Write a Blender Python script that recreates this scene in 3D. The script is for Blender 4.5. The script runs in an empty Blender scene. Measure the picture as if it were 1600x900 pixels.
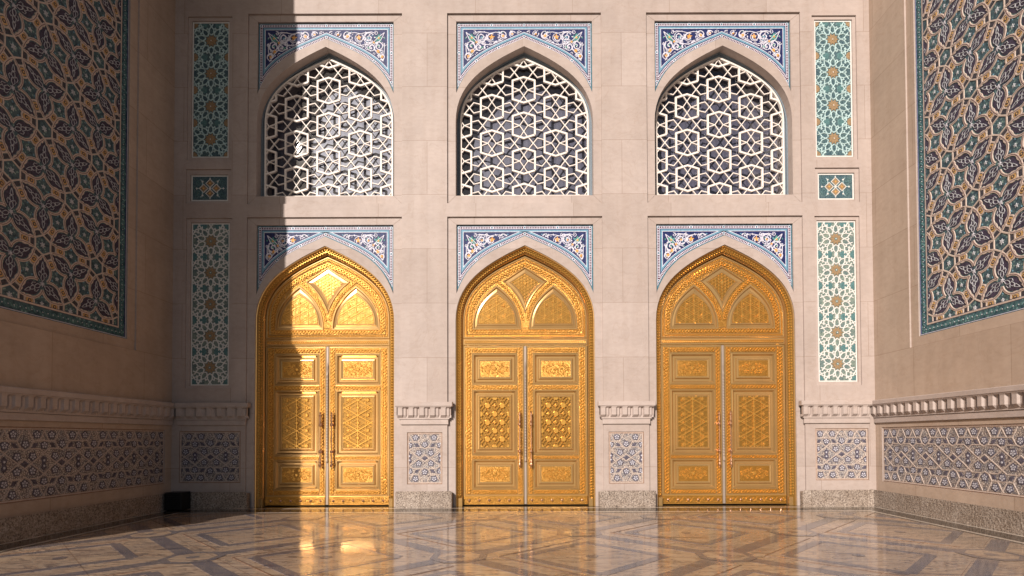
import bpy, math, random
from mathutils import Vector, Matrix
from mathutils.geometry import tessellate_polygon
random.seed(7)
R = math.radians
sc = bpy.context.scene
col = sc.collection

# ------------------------------------------------------------------ camera, sky, sun, exposure
PX = 75.0                       # drawing unit: 75 units = 1 m on the facade
FPX = 850.0                     # focal length in photo pixels (1600 wide)
DIST = FPX / PX                 # 11.33 m from the facade
EYE = 107.5 / PX                # eye height above the polished floor
PITCH = 1.11
cam = bpy.data.cameras.new('camera'); camo = bpy.data.objects.new('camera', cam)
col.objects.link(camo); sc.camera = camo
cam.sensor_width = 36; cam.lens = FPX / 1600 * 36
cam.shift_x = -21 / 1600; cam.shift_y = 217.5 / 1600
cam.clip_start = 0.05; cam.clip_end = 2000
camo.matrix_world = Matrix.Translation((0, -DIST, EYE)) @ Matrix.Rotation(R(90 + PITCH), 4, 'X') @ Matrix.Rotation(R(-0.2), 4, 'Z')

SUN_AZ = 23.2      # degrees left of straight behind the camera
SUN_EL = 26.5
w = bpy.data.worlds.new('World'); sc.world = w; w.use_nodes = True
nt = w.node_tree; bg = nt.nodes['Background']
sky = nt.nodes.new('ShaderNodeTexSky'); sky.sky_type = 'NISHITA'; sky.sun_disc = False
sky.sun_elevation = R(SUN_EL); sky.sun_rotation = R(180 + SUN_AZ)
sky.air_density = 1.0; sky.dust_density = 1.5; sky.ozone_density = 1.0
nt.links.new(sky.outputs[0], bg.inputs[0]); bg.inputs[1].default_value = 0.05
sl = bpy.data.lights.new('sun', 'SUN'); sun = bpy.data.objects.new('sun', sl); col.objects.link(sun)
sl.energy = 5.0; sl.angle = R(0.5); sl.color = (1.0, 0.92, 0.84)
sdir = Vector((math.sin(R(SUN_AZ)) * math.cos(R(SUN_EL)), math.cos(R(SUN_AZ)) * math.cos(R(SUN_EL)), -math.sin(R(SUN_EL))))
sun.rotation_euler = sdir.to_track_quat('-Z', 'Y').to_euler(); sun.location = (-8, -20, 14)
sc.view_settings.view_transform = 'Standard'; sc.view_settings.look = 'None'
sc.view_settings.exposure = 0.2; sc.view_settings.gamma = 1; sc.view_settings.use_curve_mapping = False
sc.render.engine = 'CYCLES'
try:
    sc.cycles.max_bounces = 8; sc.cycles.diffuse_bounces = 2; sc.cycles.glossy_bounces = 5
except Exception: pass

# ------------------------------------------------------------------ photo pixel -> drawing units on a plane `dep` metres behind the facade
def ray(x, y):
    th = R(PITCH); ypp = 684 - FPX * math.tan(th)
    return (x - 821, FPX * math.cos(th) - (ypp - y) * math.sin(th), FPX * math.sin(th) + (ypp - y) * math.cos(th))
def A(x, y, dep=0.0):
    d = ray(x + 821, y); return d[0] / d[1] * (DIST + dep) * PX
def V(y, dep=0.0):
    d = ray(821, y); return d[2] / d[1] * (DIST + dep) * PX

# ------------------------------------------------------------------ materials
MATS = {}
def newmat(name):
    m = bpy.data.materials.new(name); m.use_nodes = True; MATS[name] = m
    return m, m.node_tree, m.node_tree.nodes['Principled BSDF']
def N(nt, t, **kw):
    n = nt.nodes.new(t)
    for k, v in kw.items():
        if k in n.inputs: n.inputs[k].default_value = v
        else: setattr(n, k, v)
    return n
def ramp(nt, stops):
    n = nt.nodes.new('ShaderNodeValToRGB'); e = n.color_ramp.elements
    while len(e) < len(stops): e.new(0.5)
    for el, (p, c) in zip(e, stops): el.position = p; el.color = (*c, 1) if len(c) == 3 else c
    return n
def mixc(nt, fac, a, b, mode='MIX'):
    n = nt.nodes.new('ShaderNodeMix'); n.data_type = 'RGBA'; n.blend_type = mode
    for sock, v in ((0, fac), (6, a), (7, b)):
        if hasattr(v, 'links'): nt.links.new(v, n.inputs[sock])
        else: n.inputs[sock].default_value = v if sock == 0 else (*v, 1)
    return n.outputs[2]
def bump(nt, b, h, dist, st=1.0):
    n = nt.nodes.new('ShaderNodeBump'); n.inputs['Strength'].default_value = st; n.inputs['Distance'].default_value = dist
    nt.links.new(h, n.inputs['Height']); nt.links.new(n.outputs[0], b.inputs['Normal']); return n

def mat_stone(name, c, joints=True, shift=0.0):
    m, nt, b = newmat(name); L = nt.links
    geo = N(nt, 'ShaderNodeNewGeometry'); sep = N(nt, 'ShaderNodeSeparateXYZ'); L.new(geo.outputs['Position'], sep.inputs[0])
    add = N(nt, 'ShaderNodeMath', operation='ADD'); L.new(sep.outputs[0], add.inputs[0]); L.new(sep.outputs[1], add.inputs[1])
    cb = N(nt, 'ShaderNodeCombineXYZ'); L.new(add.outputs[0], cb.inputs[0])
    sb = N(nt, 'ShaderNodeMath', operation='SUBTRACT'); L.new(sep.outputs[2], sb.inputs[0]); sb.inputs[1].default_value = (384 / PX + EYE) % 1.1467
    L.new(sb.outputs[0], cb.inputs[1])
    n1 = N(nt, 'ShaderNodeTexNoise', Scale=1.3, Detail=6.0, Roughness=0.6); L.new(geo.outputs['Position'], n1.inputs['Vector'])
    mp = N(nt, 'ShaderNodeMapping'); mp.inputs['Scale'].default_value = (3, 3, 6); L.new(geo.outputs['Position'], mp.inputs[0])
    n2 = N(nt, 'ShaderNodeTexNoise', Scale=2.2, Detail=7.0, Roughness=0.65); L.new(mp.outputs[0], n2.inputs['Vector'])
    r1 = ramp(nt, [(0.3, tuple(x * 0.90 for x in c)), (0.7, tuple(min(1, x * 1.06) for x in c))]); L.new(n1.outputs[0], r1.inputs[0])
    r2 = ramp(nt, [(0.32, (0.87, 0.84, 0.82)), (0.6, (1.03, 1.02, 1.01))]); L.new(n2.outputs[0], r2.inputs[0])
    cc = mixc(nt, 0.55, r1.outputs[0], r2.outputs[0], 'MULTIPLY')
    # small pores
    n3 = N(nt, 'ShaderNodeTexNoise', Scale=38.0, Detail=4.0, Roughness=0.7); L.new(mp.outputs[0], n3.inputs['Vector'])
    r3 = ramp(nt, [(0.30, (0.80, 0.76, 0.73)), (0.44, (1, 1, 1))]); L.new(n3.outputs[0], r3.inputs[0])
    cc = mixc(nt, 0.22, cc, r3.outputs[0], 'MULTIPLY')
    if joints:
        br = N(nt, 'ShaderNodeTexBrick'); br.offset = 0.5
        br.inputs['Scale'].default_value = 1; br.inputs['Brick Width'].default_value = 2.05; br.inputs['Row Height'].default_value = 1.1467
        br.inputs['Mortar Size'].default_value = 0.005; br.inputs['Mortar Smooth'].default_value = 0.3
        br.inputs['Color1'].default_value = (0.90, 0.885, 0.87, 1); br.inputs['Color2'].default_value = (1.0, 1.0, 1.0, 1); br.inputs['Mortar'].default_value = (0.66, 0.60, 0.55, 1)
        L.new(cb.outputs[0], br.inputs[0])
        cc = mixc(nt, 1.0, cc, br.outputs[0], 'MULTIPLY')
    # vertical rain streaks / stains
    mp2 = N(nt, 'ShaderNodeMapping'); mp2.inputs['Scale'].default_value = (3.5, 3.5, 0.25); L.new(geo.outputs['Position'], mp2.inputs[0])
    n5 = N(nt, 'ShaderNodeTexNoise', Scale=1.6, Detail=5.0); L.new(mp2.outputs[0], n5.inputs['Vector'])
    r5 = ramp(nt, [(0.35, (0.93, 0.91, 0.89)), (0.6, (1, 1, 1))]); L.new(n5.outputs[0], r5.inputs[0])
    cc = mixc(nt, 0.7, cc, r5.outputs[0], 'MULTIPLY')
    # faint veins and a few darker flecks
    n6 = N(nt, 'ShaderNodeTexNoise', Scale=1.1, Detail=4.0, Roughness=0.55, Distortion=1.6); L.new(geo.outputs['Position'], n6.inputs['Vector'])
    r6 = ramp(nt, [(0.485, (1, 1, 1)), (0.50, (0.90, 0.87, 0.84)), (0.515, (1, 1, 1))]); L.new(n6.outputs[0], r6.inputs[0])
    cc = mixc(nt, 0.6, cc, r6.outputs[0], 'MULTIPLY')
    L.new(cc, b.inputs['Base Color']); b.inputs['Roughness'].default_value = 0.62; b.inputs['Specular IOR Level'].default_value = 0.3
    bump(nt, b, n3.outputs[0], 0.001, 0.25)
mat_stone('travertine', (0.425, 0.35, 0.318))
mat_stone('travertine_plain', (0.425, 0.35, 0.318), joints=False)
mat_stone('travertine_side', (0.45, 0.345, 0.275))

def mat_granite():
    m, nt, b = newmat('granite'); L = nt.links
    geo = N(nt, 'ShaderNodeNewGeometry')
    v = N(nt, 'ShaderNodeTexNoise', Scale=42.0, Detail=3.0, Roughness=0.8); L.new(geo.outputs['Position'], v.inputs['Vector'])
    r = ramp(nt, [(0.32, (0.04, 0.03, 0.024)), (0.42, (0.19, 0.145, 0.115)), (0.50, (0.33, 0.265, 0.22)), (0.62, (0.50, 0.42, 0.36))]); L.new(v.outputs[0], r.inputs[0])
    n = N(nt, 'ShaderNodeTexNoise', Scale=5.0, Detail=4.0); L.new(geo.outputs['Position'], n.inputs['Vector'])
    r2 = ramp(nt, [(0.3, (0.78, 0.74, 0.70)), (0.7, (1, 1, 1))]); L.new(n.outputs[0], r2.inputs[0])
    sep = N(nt, 'ShaderNodeSeparateXYZ'); L.new(geo.outputs['Position'], sep.inputs[0]); ad = N(nt, 'ShaderNodeMath', operation='ADD'); L.new(sep.outputs[0], ad.inputs[0]); L.new(sep.outputs[1], ad.inputs[1])
    cb = N(nt, 'ShaderNodeCombineXYZ'); L.new(ad.outputs[0], cb.inputs[0]); cb.inputs[1].default_value = 1.0
    br = N(nt, 'ShaderNodeTexBrick'); br.offset = 0; br.inputs['Scale'].default_value = 1; br.inputs['Brick Width'].default_value = 1.15; br.inputs['Row Height'].default_value = 3.0; br.inputs['Mortar Size'].default_value = 0.006
    br.inputs['Color1'].default_value = (0.86, 0.85, 0.84, 1); br.inputs['Color2'].default_value = (1, 1, 1, 1); br.inputs['Mortar'].default_value = (0.55, 0.5, 0.45, 1); L.new(cb.outputs[0], br.inputs[0])
    L.new(mixc(nt, 1.0, mixc(nt, 1.0, r.outputs[0], r2.outputs[0], 'MULTIPLY'), br.outputs[0], 'MULTIPLY'), b.inputs['Base Color']); b.inputs['Roughness'].default_value = 0.75
    n2 = N(nt, 'ShaderNodeTexNoise', Scale=22.0, Detail=6.0); L.new(geo.outputs['Position'], n2.inputs['Vector'])
    bump(nt, b, n2.outputs[0], 0.02, 0.9)
mat_granite()

def mat_glaze(name, c, rough=0.5, var=0.25, scale=30.0, bmp=0.0):
    m, nt, b = newmat(name); L = nt.links
    geo = N(nt, 'ShaderNodeNewGeometry')
    n = N(nt, 'ShaderNodeTexNoise', Scale=scale, Detail=3.0); L.new(geo.outputs['Position'], n.inputs['Vector'])
    r = ramp(nt, [(0.35, tuple(x * (1 - var) for x in c)), (0.65, tuple(min(1, x * (1 + var)) for x in c))]); L.new(n.outputs[0], r.inputs[0])
    L.new(r.outputs[0], b.inputs['Base Color']); b.inputs['Roughness'].default_value = rough; b.inputs['Specular IOR Level'].default_value = 0.22
    if bmp: bump(nt, b, n.outputs[0], bmp, 0.6)
def mat_mosaic(name, c1, c2, c3, scale=22.0, cells=False):
    "glazed ground sprinkled with small leaf marks in other tones"
    m, nt, b = newmat(name); L = nt.links
    geo = N(nt, 'ShaderNodeNewGeometry')
    v = N(nt, 'ShaderNodeTexVoronoi', Scale=scale); v.feature = 'DISTANCE_TO_EDGE' if cells else 'F1'; L.new(geo.outputs['Position'], v.inputs['Vector'])
    r = ramp(nt, [(0.0, c2), (0.07, c2), (0.13, c1), (0.24, c1), (0.32, c3)] if cells else [(0.0, c3), (0.22, c3), (0.30, c1), (0.60, c1), (0.75, c2)]); L.new(v.outputs['Distance'], r.inputs[0])
    n = N(nt, 'ShaderNodeTexNoise', Scale=9.0, Detail=2.0); L.new(geo.outputs['Position'], n.inputs['Vector'])
    r2 = ramp(nt, [(0.35, (0.75, 0.8, 0.85)), (0.65, (1.15, 1.1, 1.0))]); L.new(n.outputs[0], r2.inputs[0])
    L.new(mixc(nt, 1.0, r.outputs[0], r2.outputs[0], 'MULTIPLY'), b.inputs['Base Color']); b.inputs['Roughness'].default_value = 0.5; b.inputs['Specular IOR Level'].default_value = 0.22
mat_mosaic('aqua_ground', (0.065, 0.115, 0.135), (0.035, 0.07, 0.085), (0.14, 0.21, 0.22), 40)
mat_mosaic('sage_ground', (0.16, 0.205, 0.19), (0.09, 0.13, 0.125), (0.26, 0.31, 0.28), 40)
mat_glaze('aqua_line', (0.40, 0.53, 0.53)); mat_glaze('white_line', (0.62, 0.60, 0.57), var=0.05)
mat_glaze('star_gold', (0.27, 0.18, 0.10), var=0.35, scale=60)
mat_glaze('jade', (0.08, 0.165, 0.17), var=0.3, scale=50)
mat_glaze('navy', (0.014, 0.02, 0.088), var=0.4, scale=25); mat_glaze('vine_white', (0.60, 0.58, 0.66), var=0.12)
mat_glaze('maroon', (0.085, 0.025, 0.04)); mat_glaze('light_blue', (0.14, 0.28, 0.37), var=0.12); mat_glaze('teal_edge', (0.05, 0.13, 0.17))
mat_glaze('flower_orange', (0.62, 0.31, 0.08), var=0.3, scale=50); mat_glaze('leaf_green', (0.07, 0.24, 0.19), var=0.4, scale=50)
mat_mosaic('teal_ground', (0.06, 0.105, 0.125), (0.03, 0.055, 0.075), (0.20, 0.30, 0.28), 20)
mat_mosaic('border_teal', (0.05, 0.11, 0.13), (0.02, 0.06, 0.08), (0.16, 0.30, 0.30), 16)
mat_glaze('leaf_plum', (0.045, 0.035, 0.06), var=0.4); mat_glaze('ribbon_tan', (0.52, 0.415, 0.355), var=0.1, rough=0.45)
mat_glaze('ring_gold', (0.50, 0.30, 0.12), var=0.2); mat_glaze('vine_pale', (0.42, 0.42, 0.44), var=0.2); mat_glaze('dark_quad', (0.05, 0.045, 0.055))
mat_mosaic('dado_ground', (0.40, 0.345, 0.32), (0.11, 0.09, 0.10), (0.50, 0.45, 0.43), 32, True)
mat_glaze('dado_band', (0.43, 0.345, 0.30), var=0.12); mat_glaze('dado_navy', (0.085, 0.075, 0.10), var=0.3); mat_glaze('dado_white', (0.47, 0.45, 0.485), var=0.06)
mat_glaze('dado_frame', (0.34, 0.22, 0.16), var=0.15)
mat_glaze('lattice_white', (0.74, 0.66, 0.60), rough=0.5, var=0.06, scale=6); mat_glaze('window_metal', (0.16, 0.19, 0.22), rough=0.4, var=0.1)
mat_glaze('stone_joint', (0.27, 0.205, 0.17), rough=0.8)
mat_glaze('black_plastic', (0.008, 0.008, 0.009), rough=0.5)

def mat_gold(name, c, rough, metal, scale, bd, chased=False):
    m, nt, b = newmat(name); L = nt.links
    tc = N(nt, 'ShaderNodeTexCoord')
    n = N(nt, 'ShaderNodeTexNoise', Scale=1.7, Detail=3.0); L.new(tc.outputs['Object'], n.inputs['Vector'])
    r = ramp(nt, [(0.3, tuple(x * 0.9 for x in c)), (0.7, c)]); L.new(n.outputs[0], r.inputs[0])
    L.new(r.outputs[0], b.inputs['Base Color']); b.inputs['Metallic'].default_value = metal
    rr = N(nt, 'ShaderNodeMapRange'); rr.inputs['To Min'].default_value = rough * 0.8; rr.inputs['To Max'].default_value = rough * 1.25
    n2 = N(nt, 'ShaderNodeTexNoise', Scale=6.0, Detail=4.0); L.new(tc.outputs['Object'], n2.inputs['Vector']); L.new(n2.outputs[0], rr.inputs[0]); L.new(rr.outputs[0], b.inputs['Roughness'])
    if chased:
        v = N(nt, 'ShaderNodeTexVoronoi', Scale=scale); L.new(tc.outputs['Object'], v.inputs['Vector'])
        bump(nt, b, v.outputs['Distance'], bd, 0.8)
    else:
        n3 = N(nt, 'ShaderNodeTexNoise', Scale=scale, Detail=2.0); L.new(tc.outputs['Object'], n3.inputs['Vector'])
        bump(nt, b, n3.outputs[0], bd, 0.5)
mat_gold('gold', (0.54, 0.33, 0.13), 0.17, 0.66, 5.0, 0.002)
mat_gold('gold_chased', (0.38, 0.18, 0.03), 0.25, 0.64, 80.0, 0.005, True)  # ground darkened in colour for shade between the raised ornament
mat_gold('gold_line', (0.80, 0.44, 0.10), 0.19, 0.72, 8.0, 0.002)
mat_gold('gold_recess_shade', (0.34, 0.175, 0.035), 0.26, 0.6, 60.0, 0.002, True)  # darker gold put in the recesses for the shade of the grooves
mat_gold('bronze', (0.72, 0.42, 0.26), 0.22, 0.9, 5.0, 0.001)
mat_gold('silver_post', (0.34, 0.27, 0.22), 0.5, 0.35, 30.0, 0.003)

m, nt, b = newmat('blind'); L = nt.links
tc = N(nt, 'ShaderNodeTexCoord'); wv = N(nt, 'ShaderNodeTexWave', Scale=3.2, Distortion=1.5); wv.bands_direction = 'X'; L.new(tc.outputs['Object'], wv.inputs[0])
r = ramp(nt, [(0.2, (0.095, 0.088, 0.12)), (0.8, (0.12, 0.11, 0.145))]); L.new(wv.outputs[0], r.inputs[0]); L.new(r.outputs[0], b.inputs['Base Color'])
b.inputs['Roughness'].default_value = 0.42; b.inputs['Specular IOR Level'].default_value = 0.5
m, nt, b = newmat('glass'); L = nt.links
out = nt.nodes['Material Output']; tr = N(nt, 'ShaderNodeBsdfTransparent'); tr.inputs[0].default_value = (0.86, 0.88, 0.92, 1)
gl = N(nt, 'ShaderNodeBsdfGlossy'); gl.inputs['Roughness'].default_value = 0.015
fr_ = N(nt, 'ShaderNodeFresnel', IOR=1.5); mx = N(nt, 'ShaderNodeMixShader'); ad = N(nt, 'ShaderNodeMath', operation='ADD'); ad.inputs[1].default_value = 0.03
L.new(fr_.outputs[0], ad.inputs[0]); L.new(ad.outputs[0], mx.inputs[0]); L.new(tr.outputs[0], mx.inputs[1]); L.new(gl.outputs[0], mx.inputs[2]); L.new(mx.outputs[0], out.inputs[0])

def mat_marble(name, c1, c2, c3, rough=0.075):
    m, nt, b = newmat(name); L = nt.links
    geo = N(nt, 'ShaderNodeNewGeometry')
    vo = N(nt, 'ShaderNodeTexVoronoi', Scale=0.9); L.new(geo.outputs['Position'], vo.inputs['Vector'])
    mp = N(nt, 'ShaderNodeMapping'); mp.inputs['Rotation'].default_value = (0, 0, R(8)); mp.inputs['Scale'].default_value = (0.7, 2.6, 1); L.new(geo.outputs['Position'], mp.inputs[0])
    n = N(nt, 'ShaderNodeTexNoise', Scale=1.7, Detail=9.0, Roughness=0.62, Distortion=1.5); L.new(mp.outputs[0], n.inputs['Vector'])
    r = ramp(nt, [(0.34, c3), (0.42, c1), (0.50, c2), (0.535, c3), (0.56, c1), (0.64, c2), (0.72, c3)]); L.new(n.outputs[0], r.inputs[0])
    r2 = ramp(nt, [(0.2, (0.82, 0.80, 0.82)), (0.8, (1.08, 1.03, 0.98))]); L.new(vo.outputs['Color'], r2.inputs[0])
    # fine slab joints
    br = N(nt, 'ShaderNodeTexBrick'); br.offset = 0.5; br.inputs['Scale'].default_value = 1; br.inputs['Brick Width'].default_value = 1.2; br.inputs['Row Height'].default_value = 1.2
    br.inputs['Mortar Size'].default_value = 0.004; br.inputs['Color1'].default_value = (1, 1, 1, 1); br.inputs['Color2'].default_value = (0.93, 0.92, 0.9, 1); br.inputs['Mortar'].default_value = (0.6, 0.5, 0.45, 1)
    mp3 = N(nt, 'ShaderNodeMapping'); mp3.inputs['Rotation'].default_value = (0, 0, R(45)); L.new(geo.outputs['Position'], mp3.inputs[0]); L.new(mp3.outputs[0], br.inputs[0])
    cc = mixc(nt, 1.0, mixc(nt, 1.0, r.outputs[0], r2.outputs[0], 'MULTIPLY'), br.outputs[0], 'MULTIPLY')
    L.new(cc, b.inputs['Base Color']); b.inputs['Specular IOR Level'].default_value = 0.75
    rr = N(nt, 'ShaderNodeMapRange'); rr.inputs['To Min'].default_value = rough * 0.6; rr.inputs['To Max'].default_value = rough * 1.5
    n2 = N(nt, 'ShaderNodeTexNoise', Scale=3.0, Detail=5.0); L.new(geo.outputs['Position'], n2.inputs['Vector']); L.new(n2.outputs[0], rr.inputs[0]); L.new(rr.outputs[0], b.inputs['Roughness'])
    bump(nt, b, n2.outputs[0], 0.0012, 0.15)
mat_marble('marble_beige', (0.37, 0.265, 0.19), (0.47, 0.365, 0.27), (0.135, 0.105, 0.10), 0.095)
mat_marble('marble_blue', (0.14, 0.125, 0.145), (0.22, 0.185, 0.175), (0.10, 0.09, 0.105), 0.095)
mat_marble('marble_pale', (0.58, 0.51, 0.43), (0.62, 0.55, 0.48), (0.5, 0.43, 0.36))
mat_marble('court_paving', (0.14, 0.12, 0.10), (0.17, 0.15, 0.13), (0.10, 0.09, 0.08), 0.5)  # court out of view, toned dark to cut light bounced onto the walls
mat_marble('marble_dark', (0.035, 0.028, 0.022), (0.05, 0.04, 0.03), (0.02, 0.016, 0.014), 0.12)
mat_marble('marble_red', (0.22, 0.135, 0.09), (0.27, 0.17, 0.12), (0.16, 0.10, 0.07))

# ------------------------------------------------------------------ mesh building in a wall's own drawing plane
class Fr:
    "a plane to draw on: a, b in drawing units, h in metres out of the plane"
    def __init__(s, o, u, v, n, flip=False):
        s.o, s.u, s.v, s.n = Vector(o), Vector(u), Vector(v), Vector(n)
        s.flip = s.u.cross(s.v).dot(s.n) < 0
    def p(s, a, b, h): return s.o + s.u * (a / PX) + s.v * (b / PX) + s.n * h
F0 = Fr((0, 0, 0), (1, 0, 0), (0, 0, 1), (0, -1, 0))           # facade parts, object placed at eye height

class MB:
    def __init__(s, fr=F0): s.vs, s.fs, s.ms, s.names, s.fr, s.k = [], [], [], [], fr, 0
    def mi(s, m):
        if m not in s.names: s.names.append(m)
        return s.names.index(m)
    def face(s, pts, m):
        b = len(s.vs); s.vs += [s.fr.p(*p) for p in pts]
        f = list(range(b, b + len(pts)))
        if s.fr.flip: f.reverse()
        s.fs.append(f); s.ms.append(s.mi(m))
    def fill(s, loops, h, m):
        "flat face with holes"
        for l in loops: pass
        pts = [p for l in loops for p in l]
        tris = tessellate_polygon([[Vector((p[0], p[1], 0)) for p in l] for l in loops])
        b = len(s.vs); s.vs += [s.fr.p(p[0], p[1], h) for p in pts]; k = s.mi(m)
        for t in tris:
            p, q, r_ = [pts[i] for i in t]
            ar = (q[0] - p[0]) * (r_[1] - p[1]) - (q[1] - p[1]) * (r_[0] - p[0])
            t = list(t)
            if (ar < 0) != s.fr.flip: t.reverse()
            s.fs.append([b + i for i in t]); s.ms.append(k)
    def wallring(s, loop, h0, h1, m, closed=True):
        n = len(loop)
        for i in range(n if closed else n - 1):
            p, q = loop[i], loop[(i + 1) % n]
            s.face([(p[0], p[1], h0), (q[0], q[1], h0), (q[0], q[1], h1), (p[0], p[1], h1)], m)
    def loft(s, l0, h0, l1, h1, m, closed=True):
        n = len(l0)
        for i in range(n if closed else n - 1):
            j = (i + 1) % n
            s.face([(*l0[i], h0), (*l0[j], h0), (*l1[j], h1), (*l1[i], h1)], m)
    def slab(s, loop, h0, h1, m, holes=()):
        s.fill([loop, *holes], h1, m)
        s.wallring(loop, h0, h1, m)
        for l in holes: s.wallring(l, h0, h1, m)
    def box(s, a0, a1, b0, b1, h0, h1, m, bev=0.0, back=False):
        lo = [(a0, b0), (a1, b0), (a1, b1), (a0, b1)]
        if bev:
            li = [(a0 + bev, b0 + bev), (a1 - bev, b0 + bev), (a1 - bev, b1 - bev), (a0 + bev, b1 - bev)]
            hb = h1 - min(bev / PX, (h1 - h0) * 0.9)
            s.wallring(lo, h0, hb, m); s.loft(lo, hb, li, h1, m); s.face([(*p, h1) for p in li], m)
        else:
            s.wallring(lo, h0, h1, m); s.face([(*p, h1) for p in lo], m)
        if back: s.face([(*p, h0) for p in reversed(lo)], m)
    def ribbon(s, pts, wd, h0, h1, m, closed=False, taper=0.55):
        n = len(pts)
        if n < 2: return
        s.k += 1; h1 = h1 + (s.k % 41) * 0.00004
        nr = []
        for i in range(n):
            p0 = pts[i - 1] if (i > 0 or closed) else None
            p2 = pts[(i + 1) % n] if (i < n - 1 or closed) else None
            p = pts[i]; ds = []
            for q, r_ in ((p0, p), (p, p2)):
                if q is None or r_ is None: continue
                dx, dy = r_[0] - q[0], r_[1] - q[1]; l = math.hypot(dx, dy)
                if l > 1e-9: ds.append((dx / l, dy / l))
            if not ds: nr.append((0, 0)); continue
            tx = sum(d[0] for d in ds); ty = sum(d[1] for d in ds); l = math.hypot(tx, ty)
            if l < 1e-6: tx, ty, l = ds[0][0], ds[0][1], 1
            tx /= l; ty /= l
            c = max(0.5, tx * ds[0][0] + ty * ds[0][1]); nr.append((-ty / c, tx / c))
        hw, ht = wd / 2, wd / 2 * taper; b = len(s.vs); k = s.mi(m)
        for (p, q) in zip(pts, nr):
            for o, h in ((hw, h0), (ht, h1), (-ht, h1), (-hw, h0)):
                s.vs.append(s.fr.p(p[0] + q[0] * o, p[1] + q[1] * o, h))
        for i in range(n if closed else n - 1):
            j = (i + 1) % n
            for c in range(3):
                f = [b + i * 4 + c, b + i * 4 + c + 1, b + j * 4 + c + 1, b + j * 4 + c]
                if s.fr.flip: f.reverse()
                s.fs.append(f); s.ms.append(k)
        if not closed:
            s.fs.append([b, b + 1, b + 2, b + 3]); s.ms.append(k)
            e = b + (n - 1) * 4; s.fs.append([e + 3, e + 2, e + 1, e]); s.ms.append(k)
    def pyr(s, a, b, r, h0, h1, m, n=4, rot=0.0, top=0.0):
        "small raised boss; top = flat fraction"
        lo = [(a + r * math.cos(rot + 2 * math.pi * i / n), b + r * math.sin(rot + 2 * math.pi * i / n)) for i in range(n)]
        if top:
            li = [(a + (x - a) * top, b + (y - b) * top) for x, y in lo]
            s.loft(lo, h0, li, h1, m); s.face([(*p, h1) for p in li], m)
        else:
            for i in range(n): s.face([(*lo[i], h0), (*lo[(i + 1) % n], h0), (a, b, h1)], m)
    def blob(s, loop, h0, h1, m, ins=0.75):
        ca = sum(p[0] for p in loop) / len(loop); cb = sum(p[1] for p in loop) / len(loop)
        li = [(ca + (x - ca) * ins, cb + (y - cb) * ins) for x, y in loop]
        s.loft(loop, h0, li, h1, m); s.fill([li], h1, m)
    def build(s, name, parent=None, loc=(0, 0, 0), key=None, smooth=False):
        me = bpy.data.meshes.new(name)
        me.from_pydata([tuple(v) for v in s.vs], [], s.fs)
        for n in s.names: me.materials.append(MATS[n])
        me.polygons.foreach_set('material_index', s.ms)
        if smooth: me.polygons.foreach_set('use_smooth', [True] * len(me.polygons))
        me.update()
        return link(name, me, parent, loc)
def link(name, me, parent=None, loc=(0, 0, 0)):
    o = bpy.data.objects.new(name, me); col.objects.link(o)
    if parent: o.parent = parent
    o.location = loc
    return o
def thing(name, loc, label, cat, group=None):
    o = bpy.data.objects.new(name, None); col.objects.link(o); o.location = loc
    o['label'] = label; o['category'] = cat
    if group: o['group'] = group
    return o

# ---- 2-D helpers
def rect(a0, a1, b0, b1): return [(a0, b0), (a1, b0), (a1, b1), (a0, b1)]
def inset(r_, d): return rect(r_[0][0] + d, r_[1][0] - d, r_[0][1] + d, r_[2][1] - d)
def inside(p, poly):
    x, y = p; c = False; n = len(poly); j = n - 1
    for i in range(n):
        xi, yi = poly[i]; xj, yj = poly[j]
        if (yi > y) != (yj > y) and x < (xj - xi) * (y - yi) / (yj - yi) + xi: c = not c
        j = i
    return c
def clipseg(p, q, poly):
    ts = [0.0, 1.0]; dx, dy = q[0] - p[0], q[1] - p[1]; n = len(poly)
    for i in range(n):
        a, b = poly[i], poly[(i + 1) % n]; ex, ey = b[0] - a[0], b[1] - a[1]
        den = dx * ey - dy * ex
        if abs(den) < 1e-12: continue
        t = ((a[0] - p[0]) * ey - (a[1] - p[1]) * ex) / den
        u = ((a[0] - p[0]) * dy - (a[1] - p[1]) * dx) / den
        if -1e-9 <= u <= 1 + 1e-9 and 0 < t < 1: ts.append(t)
    ts.sort(); out = []
    for t0, t1 in zip(ts, ts[1:]):
        if t1 - t0 > 1e-6 and inside((p[0] + dx * (t0 + t1) / 2, p[1] + dy * (t0 + t1) / 2), poly):
            out.append(((p[0] + dx * t0, p[1] + dy * t0), (p[0] + dx * t1, p[1] + dy * t1)))
    return out
def clippoly(pts, poly):
    "clip a polyline, returning runs"
    runs = []; cur = []
    for p, q in zip(pts, pts[1:]):
        segs = clipseg(p, q, poly)
        if not segs:
            if len(cur) > 1: runs.append(cur)
            cur = []; continue
        for s_, e in segs:
            if cur and math.hypot(cur[-1][0] - s_[0], cur[-1][1] - s_[1]) < 1e-4: cur.append(e)
            else:
                if len(cur) > 1: runs.append(cur)
                cur = [s_, e]
    if len(cur) > 1: runs.append(cur)
    return runs
def clipconvex(loop, r_):
    "Sutherland-Hodgman against a rectangle ((a0,b0)..)"
    a0, b0 = r_[0]; a1, b1 = r_[2]
    for ax, lim, sg in ((0, a0, 1), (0, a1, -1), (1, b0, 1), (1, b1, -1)):
        out = []
        for i in range(len(loop)):
            p, q = loop[i - 1], loop[i]; ip, iq = (p[ax] - lim) * sg >= 0, (q[ax] - lim) * sg >= 0
            if ip != iq:
                t = (lim - p[ax]) / (q[ax] - p[ax]); out.append((p[0] + (q[0] - p[0]) * t, p[1] + (q[1] - p[1]) * t))
            if iq: out.append(q)
        loop = out
        if len(loop) < 3: return []
    return loop
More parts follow.
